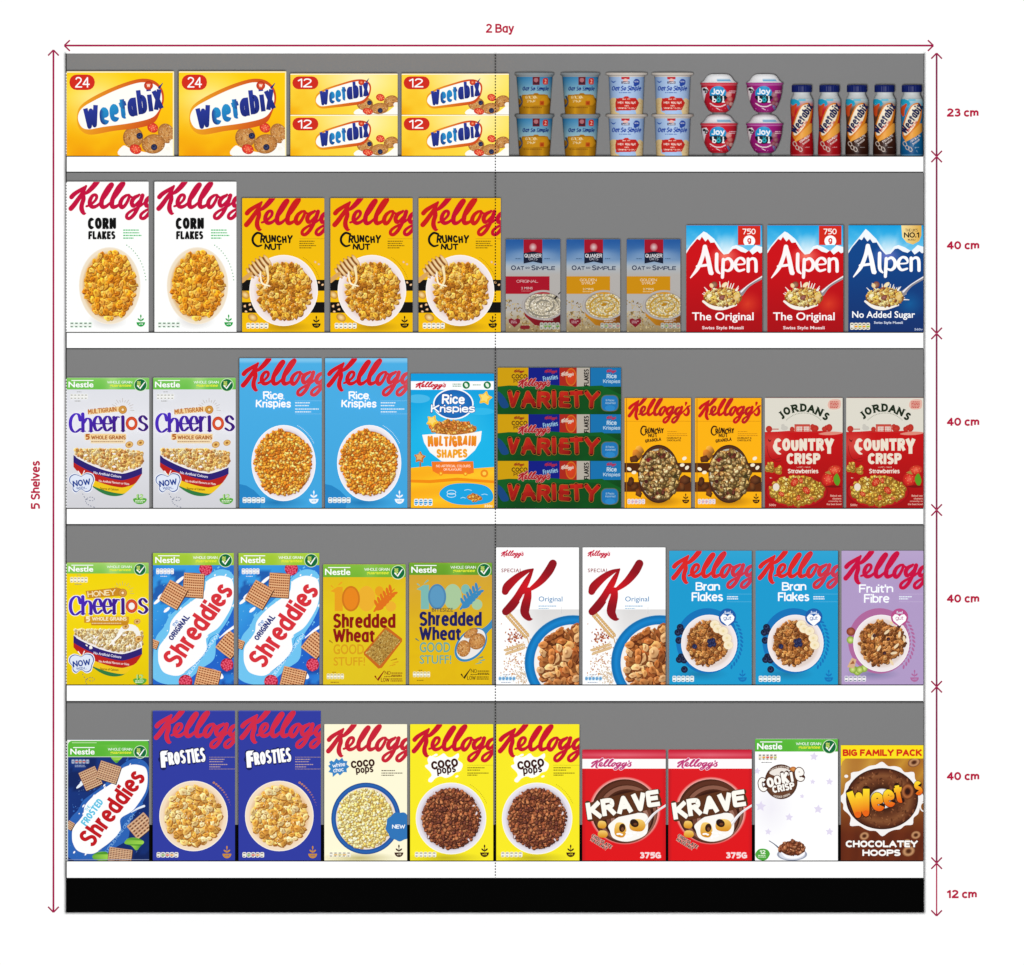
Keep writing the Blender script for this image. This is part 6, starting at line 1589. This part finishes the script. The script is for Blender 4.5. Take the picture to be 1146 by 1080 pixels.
CARD = attr_mat('printed_card', .7, .05)
PLASTIC = attr_mat('printed_plastic', .45, .12)
STEEL = attr_mat('painted_steel', .8, .03)

def tint(c): return tuple(lin(max(0.0, min(255.0, k))) * PAINT for k in C_(c)) + (1.0,)

def mesh_obj(name, verts, faces, cols, mat, parent=None, smooth=False):
    me = bpy.data.meshes.new(name); me.from_pydata(verts, [], faces)
    at = me.color_attributes.new('ink', 'FLOAT_COLOR', 'POINT')
    at.data.foreach_set('color', np.array(cols, dtype=np.float32).ravel())
    me.materials.append(mat)
    if smooth: me.polygons.foreach_set('use_smooth', [True] * len(me.polygons))
    me.update()
    o = bpy.data.objects.new(name, me); col_root.objects.link(o)
    if parent: o.parent = parent
    return o

def tag(o, label, cat, group=None):
    o['label'] = label; o['category'] = cat
    if group: o['group'] = group

def XZ(x, y): return (x - XC) * S, (YB - y) * S

# ================================================================ cartons
def carton_shell(w, h, d, side, front):
    """six-sided box with softened edges, origin at the middle of its base"""
    b = .0009; V = []; F = []; K = []
    xs = [-w / 2, w / 2]; ys = [-d / 2, d / 2]; zs = [0, h]
    def vid(sx, sy, sz, ax):      # corner vertex pushed in along all axes but ax
        p = [sx * (w / 2), sy * (d / 2), zs[sz]]
        for k in range(3):
            if k != ax:
                p[k] += (-b if p[k] > (0 if k < 2 else h / 2) else b)
        return tuple(p)
    idx = {}
    for sx in (-1, 1):
        for sy in (-1, 1):
            for sz in (0, 1):
                for ax in range(3):
                    idx[(sx, sy, sz, ax)] = len(V); V.append(vid(sx, sy, sz, ax))
                    K.append(tint(front if (ax == 1 and sy == -1) else side))
    def f(*k): F.append([idx[i] for i in k])
    for s_ in (-1, 1):
        f((s_, -1, 0, 0), (s_, 1, 0, 0), (s_, 1, 1, 0), (s_, -1, 1, 0))
        f((-1, s_, 0, 1), (1, s_, 0, 1), (1, s_, 1, 1), (-1, s_, 1, 1))
    for z in (0, 1): f((-1, -1, z, 2), (1, -1, z, 2), (1, 1, z, 2), (-1, 1, z, 2))
    for a in (-1, 1):
        for c in (-1, 1):
            f((a, c, 0, 0), (a, c, 1, 0), (a, c, 1, 1), (a, c, 0, 1))
        for z in (0, 1):
            f((a, -1, z, 0), (a, 1, z, 0), (a, 1, z, 2), (a, -1, z, 2))
            f((-1, a, z, 1), (1, a, z, 1), (1, a, z, 2), (-1, a, z, 2))
        for c in (-1, 1):
            for z in (0, 1): f((a, c, z, 0), (a, c, z, 1), (a, c, z, 2))
    # closing flap on top, a card's thickness proud, and the glued seam on the left side
    def slab(x0, x1, y0, y1, z0, z1, c):
        n = len(V)
        V.extend([(x, y, z) for z in (z0, z1) for y in (y0, y1) for x in (x0, x1)]); K.extend([tint(c)] * 8)
        for q in ((0, 1, 3, 2), (4, 5, 7, 6), (0, 1, 5, 4), (2, 3, 7, 6), (0, 2, 6, 4), (1, 3, 7, 5)): F.append([n + i for i in q])
    slab(-w / 2 + .002, w / 2 - .002, -d / 2 + .002, d * .12, h - .0002, h + .0004, mix(side, '#ffffff', .08))
    slab(-w / 2 + .03, w / 2 - .03, d * .12, d * .22, h - .0002, h + .0003, mix(side, '#000000', .1))
    return V, F, K

def build_carton(s, name, depth, side, front=None):
    x0, y0, x1, y1 = s.clip
    w, h = (x1 - x0) * S, (y1 - y0) * S
    root = bpy.data.objects.new(name, None); col_root.objects.link(root)
    root.empty_display_size = .05
    xm = (x0 + x1) / 2
    for part in s.order:
        V, F, K = [], [], []
        if part == 'carton':
            V, F, K = carton_shell(w, h, depth, side, front or side)
        for pts, cols, z in s.parts[part]:
            n = len(V); yy = -depth / 2 - .00006 - z * STEP
            for (x, y), c in zip(pts, cols):
                V.append(((x - xm) * S, yy, (y1 - y) * S)); K.append(tint(c))
            F.append(list(range(n, len(V))))
        if F: mesh_obj(part, V, F, K, CARD, root)
    root['depth'] = depth; print('print build-up mm', name, round(s.z * STEP * 1000, 2))
    s.top = s.z * STEP
    return root

def dup(root):
    r = root.copy(); col_root.objects.link(r)
    for ch in list(root.children):
        c = ch.copy(); col_root.objects.link(c); c.parent = r
    return r

BASE = {1: 174.3, 2: 371.4, 3: 568.4, 4: 766.0, 5: 963.0}
def place(root, xmid, ybase, depth, label, cat, group=None):
    x, z = XZ(xmid, ybase)
    root.location = (x, .0045 + depth / 2, z)
    tag(root, label, cat, group)
    if 'depth' in root: del root['depth']

def row(design, name, cat, group, depth, side, spots, front=None):
    """spots: [(left edge, base height, label), ...]"""
    s = design if isinstance(design, Print) else design()
    proto = build_carton(s, name, depth, side, front)
    w = s.clip[2] - s.clip[0]
    prev = proto
    for i, (x, yb, lab) in enumerate(spots):
        o = proto if i == 0 else dup(proto)
        place(o, x + w / 2, yb, depth, lab, cat, group if len(spots) > 1 or group else None)

# ================================================================ round packs
def raster(s, res=4):
    x0, y0, x1, y1 = s.clip
    W, H = int((x1 - x0) * res) + 1, int((y1 - y0) * res) + 1
    im = np.zeros((H, W, 3), np.float32) + 200
    faces = [f for p in s.order for f in s.parts[p]]
    faces.sort(key=lambda f: f[2])
    for pts, cols, z in faces:
        for k in range(1, len(pts) - 1):
            T = [((pts[i][0] - x0) * res, (pts[i][1] - y0) * res) for i in (0, k, k + 1)]
            cc = [np.array(cols[i], np.float32) for i in (0, k, k + 1)]
            ax, bx = int(max(0, min(t[0] for t in T) - 1)), int(min(W - 1, max(t[0] for t in T) + 1))
            ay, by = int(max(0, min(t[1] for t in T) - 1)), int(min(H - 1, max(t[1] for t in T) + 1))
            if bx < ax or by < ay: continue
            gx, gy = np.meshgrid(np.arange(ax, bx + 1), np.arange(ay, by + 1))
            (xa, ya), (xb, yb), (xc, yc) = T
            d = (yb - yc) * (xa - xc) + (xc - xb) * (ya - yc)
            if abs(d) < 1e-6: continue
            u = ((yb - yc) * (gx - xc) + (xc - xb) * (gy - yc)) / d
            v = ((yc - ya) * (gx - xc) + (xa - xc) * (gy - yc)) / d
            w = 1 - u - v
            m = (u >= -1e-3) & (v >= -1e-3) & (w >= -1e-3)
            sub = im[ay:by + 1, ax:bx + 1]
            val = u[..., None] * cc[0] + v[..., None] * cc[1] + w[..., None] * cc[2]
            sub[m] = val[m]
    return im

def turned(name, prof, xm, ybase, parent, col=None, art=None, nseg=72, cap_top=True, cap_bot=True, ribs=0, mat=None, colf=None):
    """turned body; prof = [(height in elevation units, radius in units)] from top to bottom; art is wrapped on front and back"""
    q = []
    for (ya, ra), (yb, rb) in zip(prof, prof[1:]):
        n = max(1, int(math.hypot(yb - ya, rb - ra) / (.45 if art is not None else 1.5)))
        for k in range(n): q.append((ya + (yb - ya) * k / n, ra + (rb - ra) * k / n))
    q.append(prof[-1])
    V, F, K = [], [], []
    if art is not None:
        im, (x0, y0) = raster(art), art.clip[:2]; nseg = 200
    for y, r in q:
        for k in range(nseg):
            a = 2 * PI * k / nseg
            rr = r * (1 + (.018 if ribs and (k * ribs // nseg) % 2 else 0)) if ribs else r
            x = rr * math.sin(a)
            V.append((x * S, -rr * math.cos(a) * S, (ybase - y) * S))
            if art is not None:
                j = min(im.shape[0] - 1, max(0, int(round((y - y0) * 4)))); i = min(im.shape[1] - 1, max(0, int(round((xm + x - x0) * 4))))
                K.append(tint(im[j, i]))
            else:
                K.append(tint(colf(y, a) if colf else col))
    for j in range(len(q) - 1):
        for k in range(nseg):
            a, b = j * nseg + k, j * nseg + (k + 1) % nseg
            F.append([a, a + nseg, b + nseg, b])
    if cap_top: F.append(list(range(nseg))[::-1])
    if cap_bot: F.append(list(range((len(q) - 1) * nseg, len(q) * nseg)))
    return mesh_obj(name, V, F, K, mat or PLASTIC, parent, smooth=True)

def empty(name):
    o = bpy.data.objects.new(name, None); col_root.objects.link(o); o.empty_display_size = .05
    return o

def spread(proto, xm, spots, cat, group, rad):
    for i, (x, yb, lab) in enumerate(spots):
        o = proto if i == 0 else dup(proto)
        X, Z = XZ(x, yb); o.location = (X, .006 + rad * S, Z); tag(o, lab, cat, group)

# ================================================================ the shelves
def boxes(name, items, mat, parent=None):
    """items: (x0, y0, x1, y1, front depth, back depth, colour) in elevation units, depths in metres"""
    V, F, K = [], [], []
    for x0, y0, x1, y1, da, db, c in items:
        n = len(V)
        (X0, Z0), (X1, Z1) = XZ(x0, y0), XZ(x1, y1)
        V += [(x, y, z) for z in (Z1, Z0) for y in (da, db) for x in (X0, X1)]; K += [tint(c)] * 8
        for q in ((0, 2, 3, 1), (4, 5, 7, 6), (0, 1, 5, 4), (2, 6, 7, 3), (0, 4, 6, 2), (1, 3, 7, 5)): F.append([n + i for i in q])
    return mesh_obj(name, V, F, K, mat, parent)

DB = .15
unit = empty('shelf_unit'); X, Z = XZ(554, 1021); unit.location = (0, 0, 0)
tag(unit, 'two bay grey backed shelf unit with white shelf fronts and black plinth', 'shelf unit')
boxes('back_panel', [(74.5, 60.5, 1033.4, 923, DB, DB + .012, '#808080')], STEEL, unit)
boxes('base_back', [(74.5, 923.01, 1033.4, 1020, DB, DB + .012, '#050505')], STEEL, unit)
boxes('top_edge', [(74.5, 60.0, 1033.4, 60.5, DB, DB + .012, '#606060')], STEEL, unit)
for n, (a, b) in enumerate(((174.3, 193.2), (371.4, 390.6), (568.4, 587.6), (766.0, 785.6), (963.0, 982.4))):
    brd = boxes('shelf', [(74.7, a + .1, 1033.2, b - .1, .002, DB - .001, '#e8e8e6')], STEEL, unit)
    it = [(74.7, a, 1033.2, a + 1.1, -.0004, .0018, '#141414'), (74.7, a + 1.1, 1033.2, b - (1.1 if n < 4 else 0), 0, .0018, '#ffffff')]
    if n < 4: it.append((74.7, b - 1.1, 1033.2, b, -.0004, .0018, '#141414'))
    boxes('price_rail', it, STEEL, brd)
boxes('plinth', [(74.0, 982.4, 1034.0, 1021, 0, DB - .002, '#000000')], STEEL, unit)
side = [(73.7, 60, 74.6, 80, -.0006, DB, '#1c1c1c')]
spans = [(80, 174.3, 1), (174.3, 203.5, 0), (203.5, 371.4, 1), (371.4, 422.7, 0), (422.7, 568.4, 1), (568.4, 629.8, 0), (629.8, 766, 1), (766, 828, 0), (828, 963, 1), (963, 982.4, 0)]
for a, b, dot in spans:
    if not dot: side.append((73.7, a, 74.6, b, -.0006, DB, '#1c1c1c'))
    else:
        y = a
        while y < b:
            e = min(b, y + 1.65); side.append((73.7, y, 74.6, e, -.0006, DB, '#1c1c1c'))
            e2 = min(b, e + 1.65)
            if e2 > e: side.append((73.7, e, 74.6, e2, -.0006, DB, '#f2f2f2'))
            y = e + 1.65
boxes('side_panel', side, STEEL, unit)
it = []
for a, b, c in ((60, 174.3, '#505050'), (174.3, 193.2, '#b8b8b8'), (193.2, 371.4, '#505050'), (371.4, 390.6, '#b8b8b8'), (390.6, 568.4, '#505050'), (568.4, 587.6, '#b8b8b8'), (587.6, 766, '#505050'), (766, 785.6, '#b8b8b8'), (785.6, 963, '#505050'), (963, 982.4, '#b8b8b8')):
    it.append((1033.4, a, 1034.0, b, -.0006, DB, c))
boxes('side_panel', it, STEEL, unit)
# dotted line between the bays
dots = []; y = 61.0
while y < 982:
    dots.append((553.75, y, 555.0, min(y + 1.7, 982), -.0045, -.0039, '#0c0c0c')); y += 3.3
o = boxes('dotted_line', dots, STEEL); tag(o, 'thin black dotted line running down the middle between the two shelf bays', 'divider line')

# page-white wall behind everything
w = boxes('wall', [(-2400, -2000, 3600, 3000, DB + .0125, DB + .06, '#ffffff')], STEEL); w['kind'] = 'structure'

# ================================================================ dimension marks on the wall
RED = '#a21a4a'
def wall_print(name, draw, label, cat, group=None, seed=1):
    s = Print(-100, -100, 1300, 1300, seed); s.view(0, 0, 1); draw(s)
    V, F, K = [], [], []
    f = [q for p in s.order for q in s.parts[p]]
    cx = sum(p[0] for q in f for p in q[0]) / sum(len(q[0]) for q in f); cy = max(p[1] for q in f for p in q[0])
    X, Z = XZ(cx, cy)
    for pts, cols, z in f:
        n = len(V)
        for (x, y), c in zip(pts, cols): V.append(((x - cx) * S, -z * 5e-6, (cy - y) * S)); K.append(tint(c))
        F.append(list(range(n, len(V))))
    o = mesh_obj(name, V, F, K, STEEL); o.location = (X, DB + .0125 - .0005, Z); tag(o, label, cat, group)
    return o

def arrow(x0, y0, x1, y1, col=RED, wd=2.1, a=True, b=True):
    def d(s):
        s.S([(x0, y0), (x1, y1)], wd, col, smooth=False, cap=False)
        L = math.hypot(x1 - x0, y1 - y0); ux, uy = (x1 - x0) / L, (y1 - y0) / L
        for on, x, y, sg in ((a, x0, y0, 1), (b, x1, y1, -1)):
            if on:
                for t in (-1, 1):
                    s.S([(x, y), (x + sg * ux * 6.2 - uy * t * 6, y + sg * uy * 6.2 + ux * t * 6)], 1.7, '#9c1a48', smooth=False, cap=False)
    return d
G = 'crimson dimension arrows'
wall_print('dimension_arrow', arrow(72, 51, 1044.6, 51), 'long horizontal crimson double arrow above the shelves', 'arrow', G)
wall_print('dimension_arrow', arrow(59.8, 56, 59.8, 1021), 'long vertical crimson double arrow left of the shelves', 'arrow', G)
names = ['beside the top shelf of pots and bottles', 'beside the second shelf from the top', 'beside the middle shelf', 'beside the fourth shelf from the top', 'beside the lowest shelf of boxes', 'beside the black plinth']
ys = [59.5, 175.4, 373.4, 571.0, 768.8, 966.2, 1025]
for i in range(6):
    wall_print('dimension_arrow', arrow(1048.2, ys[i], 1048.2, ys[i + 1] - (.4 if i < 5 else 0), col='#84244c' if i < 5 else '#b01a4e', wd=2.0 if i < 5 else 1.5), 'vertical crimson double arrow ' + names[i], 'arrow', G)
TX = '#b8193f'
G = 'crimson dimension captions'
def words(t, cx, cy, w, h, rot=0): return lambda s: s.T(t, cx, cy, w, h, TX, rot=rot, bold=.056)
wall_print('dimension_text', words('2 Bay', 559.5, 32.8, 31.5, 12.2), 'crimson lettering reading 2 Bay above the top arrow', 'lettering', G)
wall_print('dimension_text', words('5 Shelves', 39.6, 543, 54.5, 10.2, 90), 'crimson upright lettering reading 5 Shelves left of the shelves', 'lettering', G)
wall_print('dimension_text', words('23 cm', 1077.4, 126, 35.5, 9.3), 'crimson lettering reading 23 cm beside the top shelf', 'lettering', G)
for y, t in ((274.5, 'second shelf from the top'), (472, 'middle shelf'), (669.8, 'fourth shelf from the top'), (868.6, 'lowest shelf of boxes')):
    wall_print('dimension_text', words('40 cm', 1077.7, y, 36.5, 9.3), 'crimson lettering reading 40 cm beside the ' + t, 'lettering', G)
wall_print('dimension_text', words('12 cm', 1076.5, 1000.6, 33.5, 9.3), 'crimson lettering reading 12 cm beside the black plinth', 'lettering', G)

# ================================================================ stock
D = .070
row(wheat24, 'biscuit_box', 'cereal box', 'large yellow biscuit boxes with red 24 badge', .13, '#f4b80c',
    [(74.6, 174.3, 'large yellow wheat biscuit box with red 24 badge, in the top left corner'),
     (200.2, 174.3, 'large yellow wheat biscuit box with red 24 badge, beside the stacked 12 packs')])
row(wheat12, 'biscuit_box', 'cereal box', 'small yellow biscuit boxes with red 12 badge', .13, '#f2ac08',
    [(325, 174.3, 'flat yellow biscuit box with red 12 badge, bottom of the left stack'),
     (325, 128.2, 'flat yellow biscuit box with red 12 badge, top of the left stack'),
     (449.5, 174.3, 'flat yellow biscuit box with red 12 badge, bottom of the stack beside the blue pots'),
     (449.5, 128.2, 'flat yellow biscuit box with red 12 badge, top of the stack beside the blue pots')])

def pot(art, lid, body_r, base_r, lid_r, xm):
    r = empty('porridge_pot'); a = art(); H = 127.5
    turned('cup', [(84.6, body_r), (125.8, base_r + .3), (H, base_r), (H, base_r - 1.5)], xm, H, r, art=a, mat=CARD)
    turned('lid', [(81.0, lid_r - 1.6), (81.3, lid_r - .5), (82.4, lid_r), (83.6, lid_r), (84.6, body_r + .4), (85.8, body_r + .4)], xm, H, r, col=lid)
    return r
p1 = pot(pot_blue, '#8a9296', 20.2, 16.8, 22.2, 598.2)
spread(p1, 598.2, [(598.2, 174.3, 'blue and amber porridge pot, lower left of the four beside the biscuit boxes'),
                   (598.2, 127.8, 'blue and amber porridge pot, upper left of the four beside the biscuit boxes'),
                   (649.5, 174.3, 'blue and amber porridge pot, lower one beside the pale pots'),
                   (649.5, 127.8, 'blue and amber porridge pot, upper one beside the pale pots')], 'porridge pot', 'blue and amber porridge pots', 22.5)
p2 = pot(pot_cream, '#cfc6bc', 20.0, 17.8, 23.5, 701.2)
spread(p2, 701.2, [(701.2, 174.3, 'pale blue porridge pot with red panel and cream lid, lower one beside the amber pots'),
                   (701.2, 127.8, 'pale blue porridge pot with red panel and cream lid, upper one beside the amber pots'),
                   (752.6, 174.3, 'pale blue porridge pot with red panel and cream lid, lower one beside the red tubs'),
                   (752.6, 127.8, 'pale blue porridge pot with red panel and cream lid, upper one beside the red tubs')], 'porridge pot', 'pale blue porridge pots with red panel', 23.5)

def cereal_tub(purple):
    r = empty('cereal_tub'); H = 128.4; m = '#cc1c30' if not purple else '#a01c7c'
    turned('bowl', [(93.2, 19.8), (97, 20.0), (104, 19.2), (111, 17.6), (118, 14.8), (123, 11.8), (125.2, 8.5)], 804.6, H, r, art=tub(purple))
    turned('base', [(125.0, 7.6), (H, 7.0)], 804.6, H, r, col='#6c6a6c')
    turned('rim', [(92.0, 20.4), (92.4, 20.9), (94.0, 20.9), (94.4, 19.9)], 804.6, H, r, col=mix(m, '#ffffff', .15))
    def lc(y, a):
        aa = a if a < PI else a - 2 * PI
        return '#3aa8d8' if 88.6 < y < 90.6 and -.1 < aa < .95 else '#f8f8fa'
    turned('lid', [(82.6, 8.5), (83.0, 10.5), (84.6, 13.2), (87.2, 15.2), (89.6, 16.6), (91.2, 18.6), (92.0, 19.4)], 804.6, H, r, colf=lc)
    return r
t1 = cereal_tub(False)
spread(t1, 804.6, [(804.6, 174.3, 'red cereal tub with white domed lid, standing on the shelf'), (804.6, 128.9, 'red cereal tub with white domed lid, stacked on top of the other')], 'cereal tub', 'domed cereal tubs', 21)
t2 = cereal_tub(True)
spread(t2, 855.7, [(855.7, 174.3, 'purple cereal tub with white domed lid, standing on the shelf'), (855.7, 128.9, 'purple cereal tub with white domed lid, stacked on top of the other')], 'cereal tub', 'domed cereal tubs', 21)

def bottle(kind):
    r = empty('drink_bottle'); H = 174.3
    turned('cap', [(95.0, 9.6), (95.3, 10.8), (96.0, 11.1), (102.6, 11.1), (103.2, 10.9)], 897.3, H, r, col='#101e60', ribs=44, nseg=176)
    turned('bottle_neck', [(103.2, 9.6), (104.6, 9.4), (106.5, 9.7), (109, 11.0), (111.0, 12.0)], 897.3, H, r, col='#c8cccc')
    turned('label_sleeve', [(110.6, 12.0), (113, 12.6), (118, 12.9), (126, 12.6), (136, 11.9), (146, 11.8), (156, 12.5), (164, 13.0), (171, 13.1), (173.4, 12.8), (174.2, 12.0)], 897.3, H, r, art=bottle_art(kind))
    return r
b1 = bottle('r')
spread(b1, 897.3, [(897.3, 174.3, 'red sleeved breakfast drink bottle with blue cap, beside the purple tubs'), (928.2, 174.3, 'red sleeved breakfast drink bottle with blue cap, beside a brown bottle')], 'drink bottle', 'breakfast drink bottles with blue caps', 13.2)
b2 = bottle('b')
spread(b2, 959.0, [(959.0, 174.3, 'brown sleeved breakfast drink bottle with blue cap, beside a red bottle'), (989.9, 174.3, 'brown sleeved breakfast drink bottle with blue cap, beside the light blue bottle')], 'drink bottle', 'breakfast drink bottles with blue caps', 13.2)
b3 = bottle('u')
spread(b3, 1020.4, [(1020.4, 174.3, 'light blue sleeved breakfast drink bottle with blue cap, at the shelf end')], 'drink bottle', 'breakfast drink bottles with blue caps', 13.2)

Y = BASE
row(cornflakes, 'cereal_box', 'cereal box', 'white corn flakes boxes', D, '#f4f4f2',
    [(74.6, Y[2], 'tall white corn flakes box with red script, against the left shelf edge'), (172.9, Y[2], 'tall white corn flakes box with red script, beside the yellow honey nut boxes')])
row(nutflakes, 'cereal_box', 'cereal box', 'yellow honey nut flakes boxes with black stripes', D, '#f2bd02',
    [(271, Y[2], 'yellow box with black stripes and honey dipper, beside a white box'), (369.8, Y[2], 'yellow box with black stripes and honey dipper, middle one of three'), (468.4, Y[2], 'yellow box with black stripes and honey dipper, beside the small porridge boxes')])
row(lambda: oats('o'), 'porridge_box', 'porridge box', 'small porridge boxes with blue sky top', .06, '#5a7a9c', [(566, Y[2], 'small porridge box with blue sky top and dark red band')])
row(lambda: oats('g'), 'porridge_box', 'porridge box', 'small porridge boxes with blue sky top', .06, '#5a7a9c',
    [(634, Y[2], 'small porridge box with amber band, beside the dark red banded one'), (701.4, Y[2], 'small porridge box with amber band, beside the red muesli')])
row(lambda: muesli('r'), 'muesli_box', 'muesli box', 'muesli boxes with snowy mountains', D, '#b80c14',
    [(768, Y[2], 'red muesli box with snowy mountain, beside the porridge boxes'), (858.7, Y[2], 'red muesli box with snowy mountain, beside the blue muesli box')])
row(lambda: muesli('b'), 'muesli_box', 'muesli box', 'muesli boxes with snowy mountains', D, '#103c7c', [(949.4, Y[2], 'dark blue muesli box with snowy mountain and gold badge')])

row(lambda: rings(False), 'cereal_box', 'cereal box', 'pale oat ring boxes with green top band', D, '#d8d8dc',
    [(74.6, Y[3], 'pale grey oat ring cereal box with striped bowl, against the left shelf edge'), (171.4, Y[3], 'pale grey oat ring cereal box with striped bowl, beside the blue boxes')])
row(rice, 'cereal_box', 'cereal box', 'tall light blue puffed rice boxes', D, '#3ea4de',
    [(268, Y[3], 'tall light blue puffed rice box with red script, beside the pale grey box'), (363.8, Y[3], 'tall light blue puffed rice box with red script, second of the pair')])
row(shapes, 'cereal_box', 'cereal box', None, D, '#18a4e0', [(459.8, Y[3], 'turquoise and yellow box of multigrain star shapes with white bowl')])
row(variety, 'variety_pack', 'cereal multipack', 'stacked green variety packs', .12, '#0c5018',
    [(556.9, 568.4, 'wide green variety multipack, bottom of the stack of three'), (556.9, 516.2, 'wide green variety multipack, middle of the stack of three'), (556.9, 464.0, 'wide green variety multipack, top of the stack of three')])
row(granola, 'granola_box', 'granola box', 'amber granola boxes with brown bowl', D, '#f4a80c',
    [(699, Y[3], 'amber granola box with dark brown bowl, beside the green variety packs'), (777.8, Y[3], 'amber granola box with dark brown bowl, beside the red and cream boxes')])
row(crisp, 'cereal_box', 'cereal box', 'red and cream strawberry crisp boxes', D, '#b01014',
    [(856, Y[3], 'red and cream strawberry crisp box with farmhouse, beside the amber granola'), (947, Y[3], 'red and cream strawberry crisp box with farmhouse, at the shelf end')])

row(lambda: rings(True), 'cereal_box', 'cereal box', None, D, '#e4c800', [(74.6, Y[4], 'bright yellow honey oat ring box with striped bowl and green band')])
row(lambda: squares(False), 'cereal_box', 'cereal box', 'blue wheat square boxes with slanting red word', D, '#1f63c8',
    [(171.2, Y[4], 'blue wheat squares box with slanting red lettering, beside the yellow honey box'), (267, Y[4], 'blue wheat squares box with slanting red lettering, beside the shredded wheat')])
row(lambda: shredded(False), 'cereal_box', 'cereal box', 'yellow shredded wheat boxes', D, '#dcc020', [(361.6, Y[4], 'yellow shredded wheat box with dark red lettering and one large biscuit')])
row(lambda: shredded(True), 'cereal_box', 'cereal box', 'yellow shredded wheat boxes', D, '#d8ac14', [(458, Y[4], 'yellow shredded wheat box with navy lettering and blue spoon')])
row(bigk, 'cereal_box', 'cereal box', 'white boxes with giant red K', D, '#fafafa',
    [(555.2, Y[4], 'white cereal box with giant red K, beside the dotted line'), (652, Y[4], 'white cereal box with giant red K, beside the blue bran flakes')])
row(lambda: bran('b'), 'cereal_box', 'cereal box', 'bran cereal boxes with laurel wreath bowl', D, '#1a9ace',
    [(749, Y[4], 'blue bran flakes box with banana and blueberries, beside the giant K box'), (845.6, Y[4], 'blue bran flakes box with banana and blueberries, beside the lilac box')])
row(lambda: bran('f'), 'cereal_box', 'cereal box', 'bran cereal boxes with laurel wreath bowl', D, '#a890c0', [(941.8, Y[4], 'lilac fruit and fibre cereal box with green grapes')])

row(lambda: squares(True), 'cereal_box', 'cereal box', None, D, '#12307c', [(75.2, Y[5], 'dark blue frosted wheat squares box with green top band and leaves')])
row(frosted, 'cereal_box', 'cereal box', 'tall royal blue frosted flakes boxes', D, '#2f3ba0',
    [(171, Y[5], 'tall royal blue frosted flakes box, beside the frosted wheat squares'), (267, Y[5], 'tall royal blue frosted flakes box, beside the cream box')])
row(lambda: cocoa(True), 'cereal_box', 'cereal box', None, D, '#f4eecc', [(363, Y[5], 'cream puffed cereal box with blue bowl and blue NEW seal')])
row(lambda: cocoa(False), 'cereal_box', 'cereal box', 'yellow chocolate puff boxes', D, '#f0e020',
    [(459, Y[5], 'yellow chocolate puffs box with white splash, beside the cream box'), (555.4, Y[5], 'yellow chocolate puffs box with white splash, beside a red box')])
row(pillows, 'cereal_box', 'cereal box', 'red chocolate pillow cereal boxes', D, '#cc1420',
    [(651.7, Y[5], 'red chocolate pillow cereal box marked 375G, beside the yellow box'), (748, Y[5], 'red chocolate pillow cereal box marked 375G, beside the white cookie box')])
row(cookie, 'cereal_box', 'cereal box', None, D, '#f4f2f8', [(845, Y[5], 'white cookie cereal box with green top band and brown round emblem')])
row(hoops, 'cereal_box', 'cereal box', None, D, '#6a2c14', [(941, Y[5], 'brown chocolate hoops box with yellow family pack band')])

# ================================================================ light, camera, colour
world = bpy.data.worlds.new('World'); bpy.context.scene.world = world; world.use_nodes = True
bg = world.node_tree.nodes['Background']; bg.inputs[0].default_value = (1, 1, 1, 1); bg.inputs[1].default_value = AMB
L = bpy.data.lights.new('key_lamp', 'AREA'); L.shape = 'SQUARE'; L.size = 2.5; L.energy = KEY * PI * PI * 60 * 60
lo = bpy.data.objects.new('key_lamp', L); col_root.objects.link(lo); lo.location = (0, -60, .98); lo.rotation_euler = (PI / 2, 0, 0)

cam = bpy.data.cameras.new('camera'); co = bpy.data.objects.new('camera', cam); col_root.objects.link(co)
cam.type = 'ORTHO'; cam.ortho_scale = 1146 * S; cam.clip_start = .05; cam.clip_end = 100
x, z = XZ(573, 540); co.location = (x, -2.5, z); co.rotation_euler = (PI / 2, 0, 0)
sc = bpy.context.scene; sc.camera = co
sc.render.engine = 'CYCLES'
sc.view_settings.view_transform = 'Standard'; sc.view_settings.look = 'None'
sc.view_settings.exposure = 0; sc.view_settings.gamma = 1
sc.cycles.max_bounces = 6
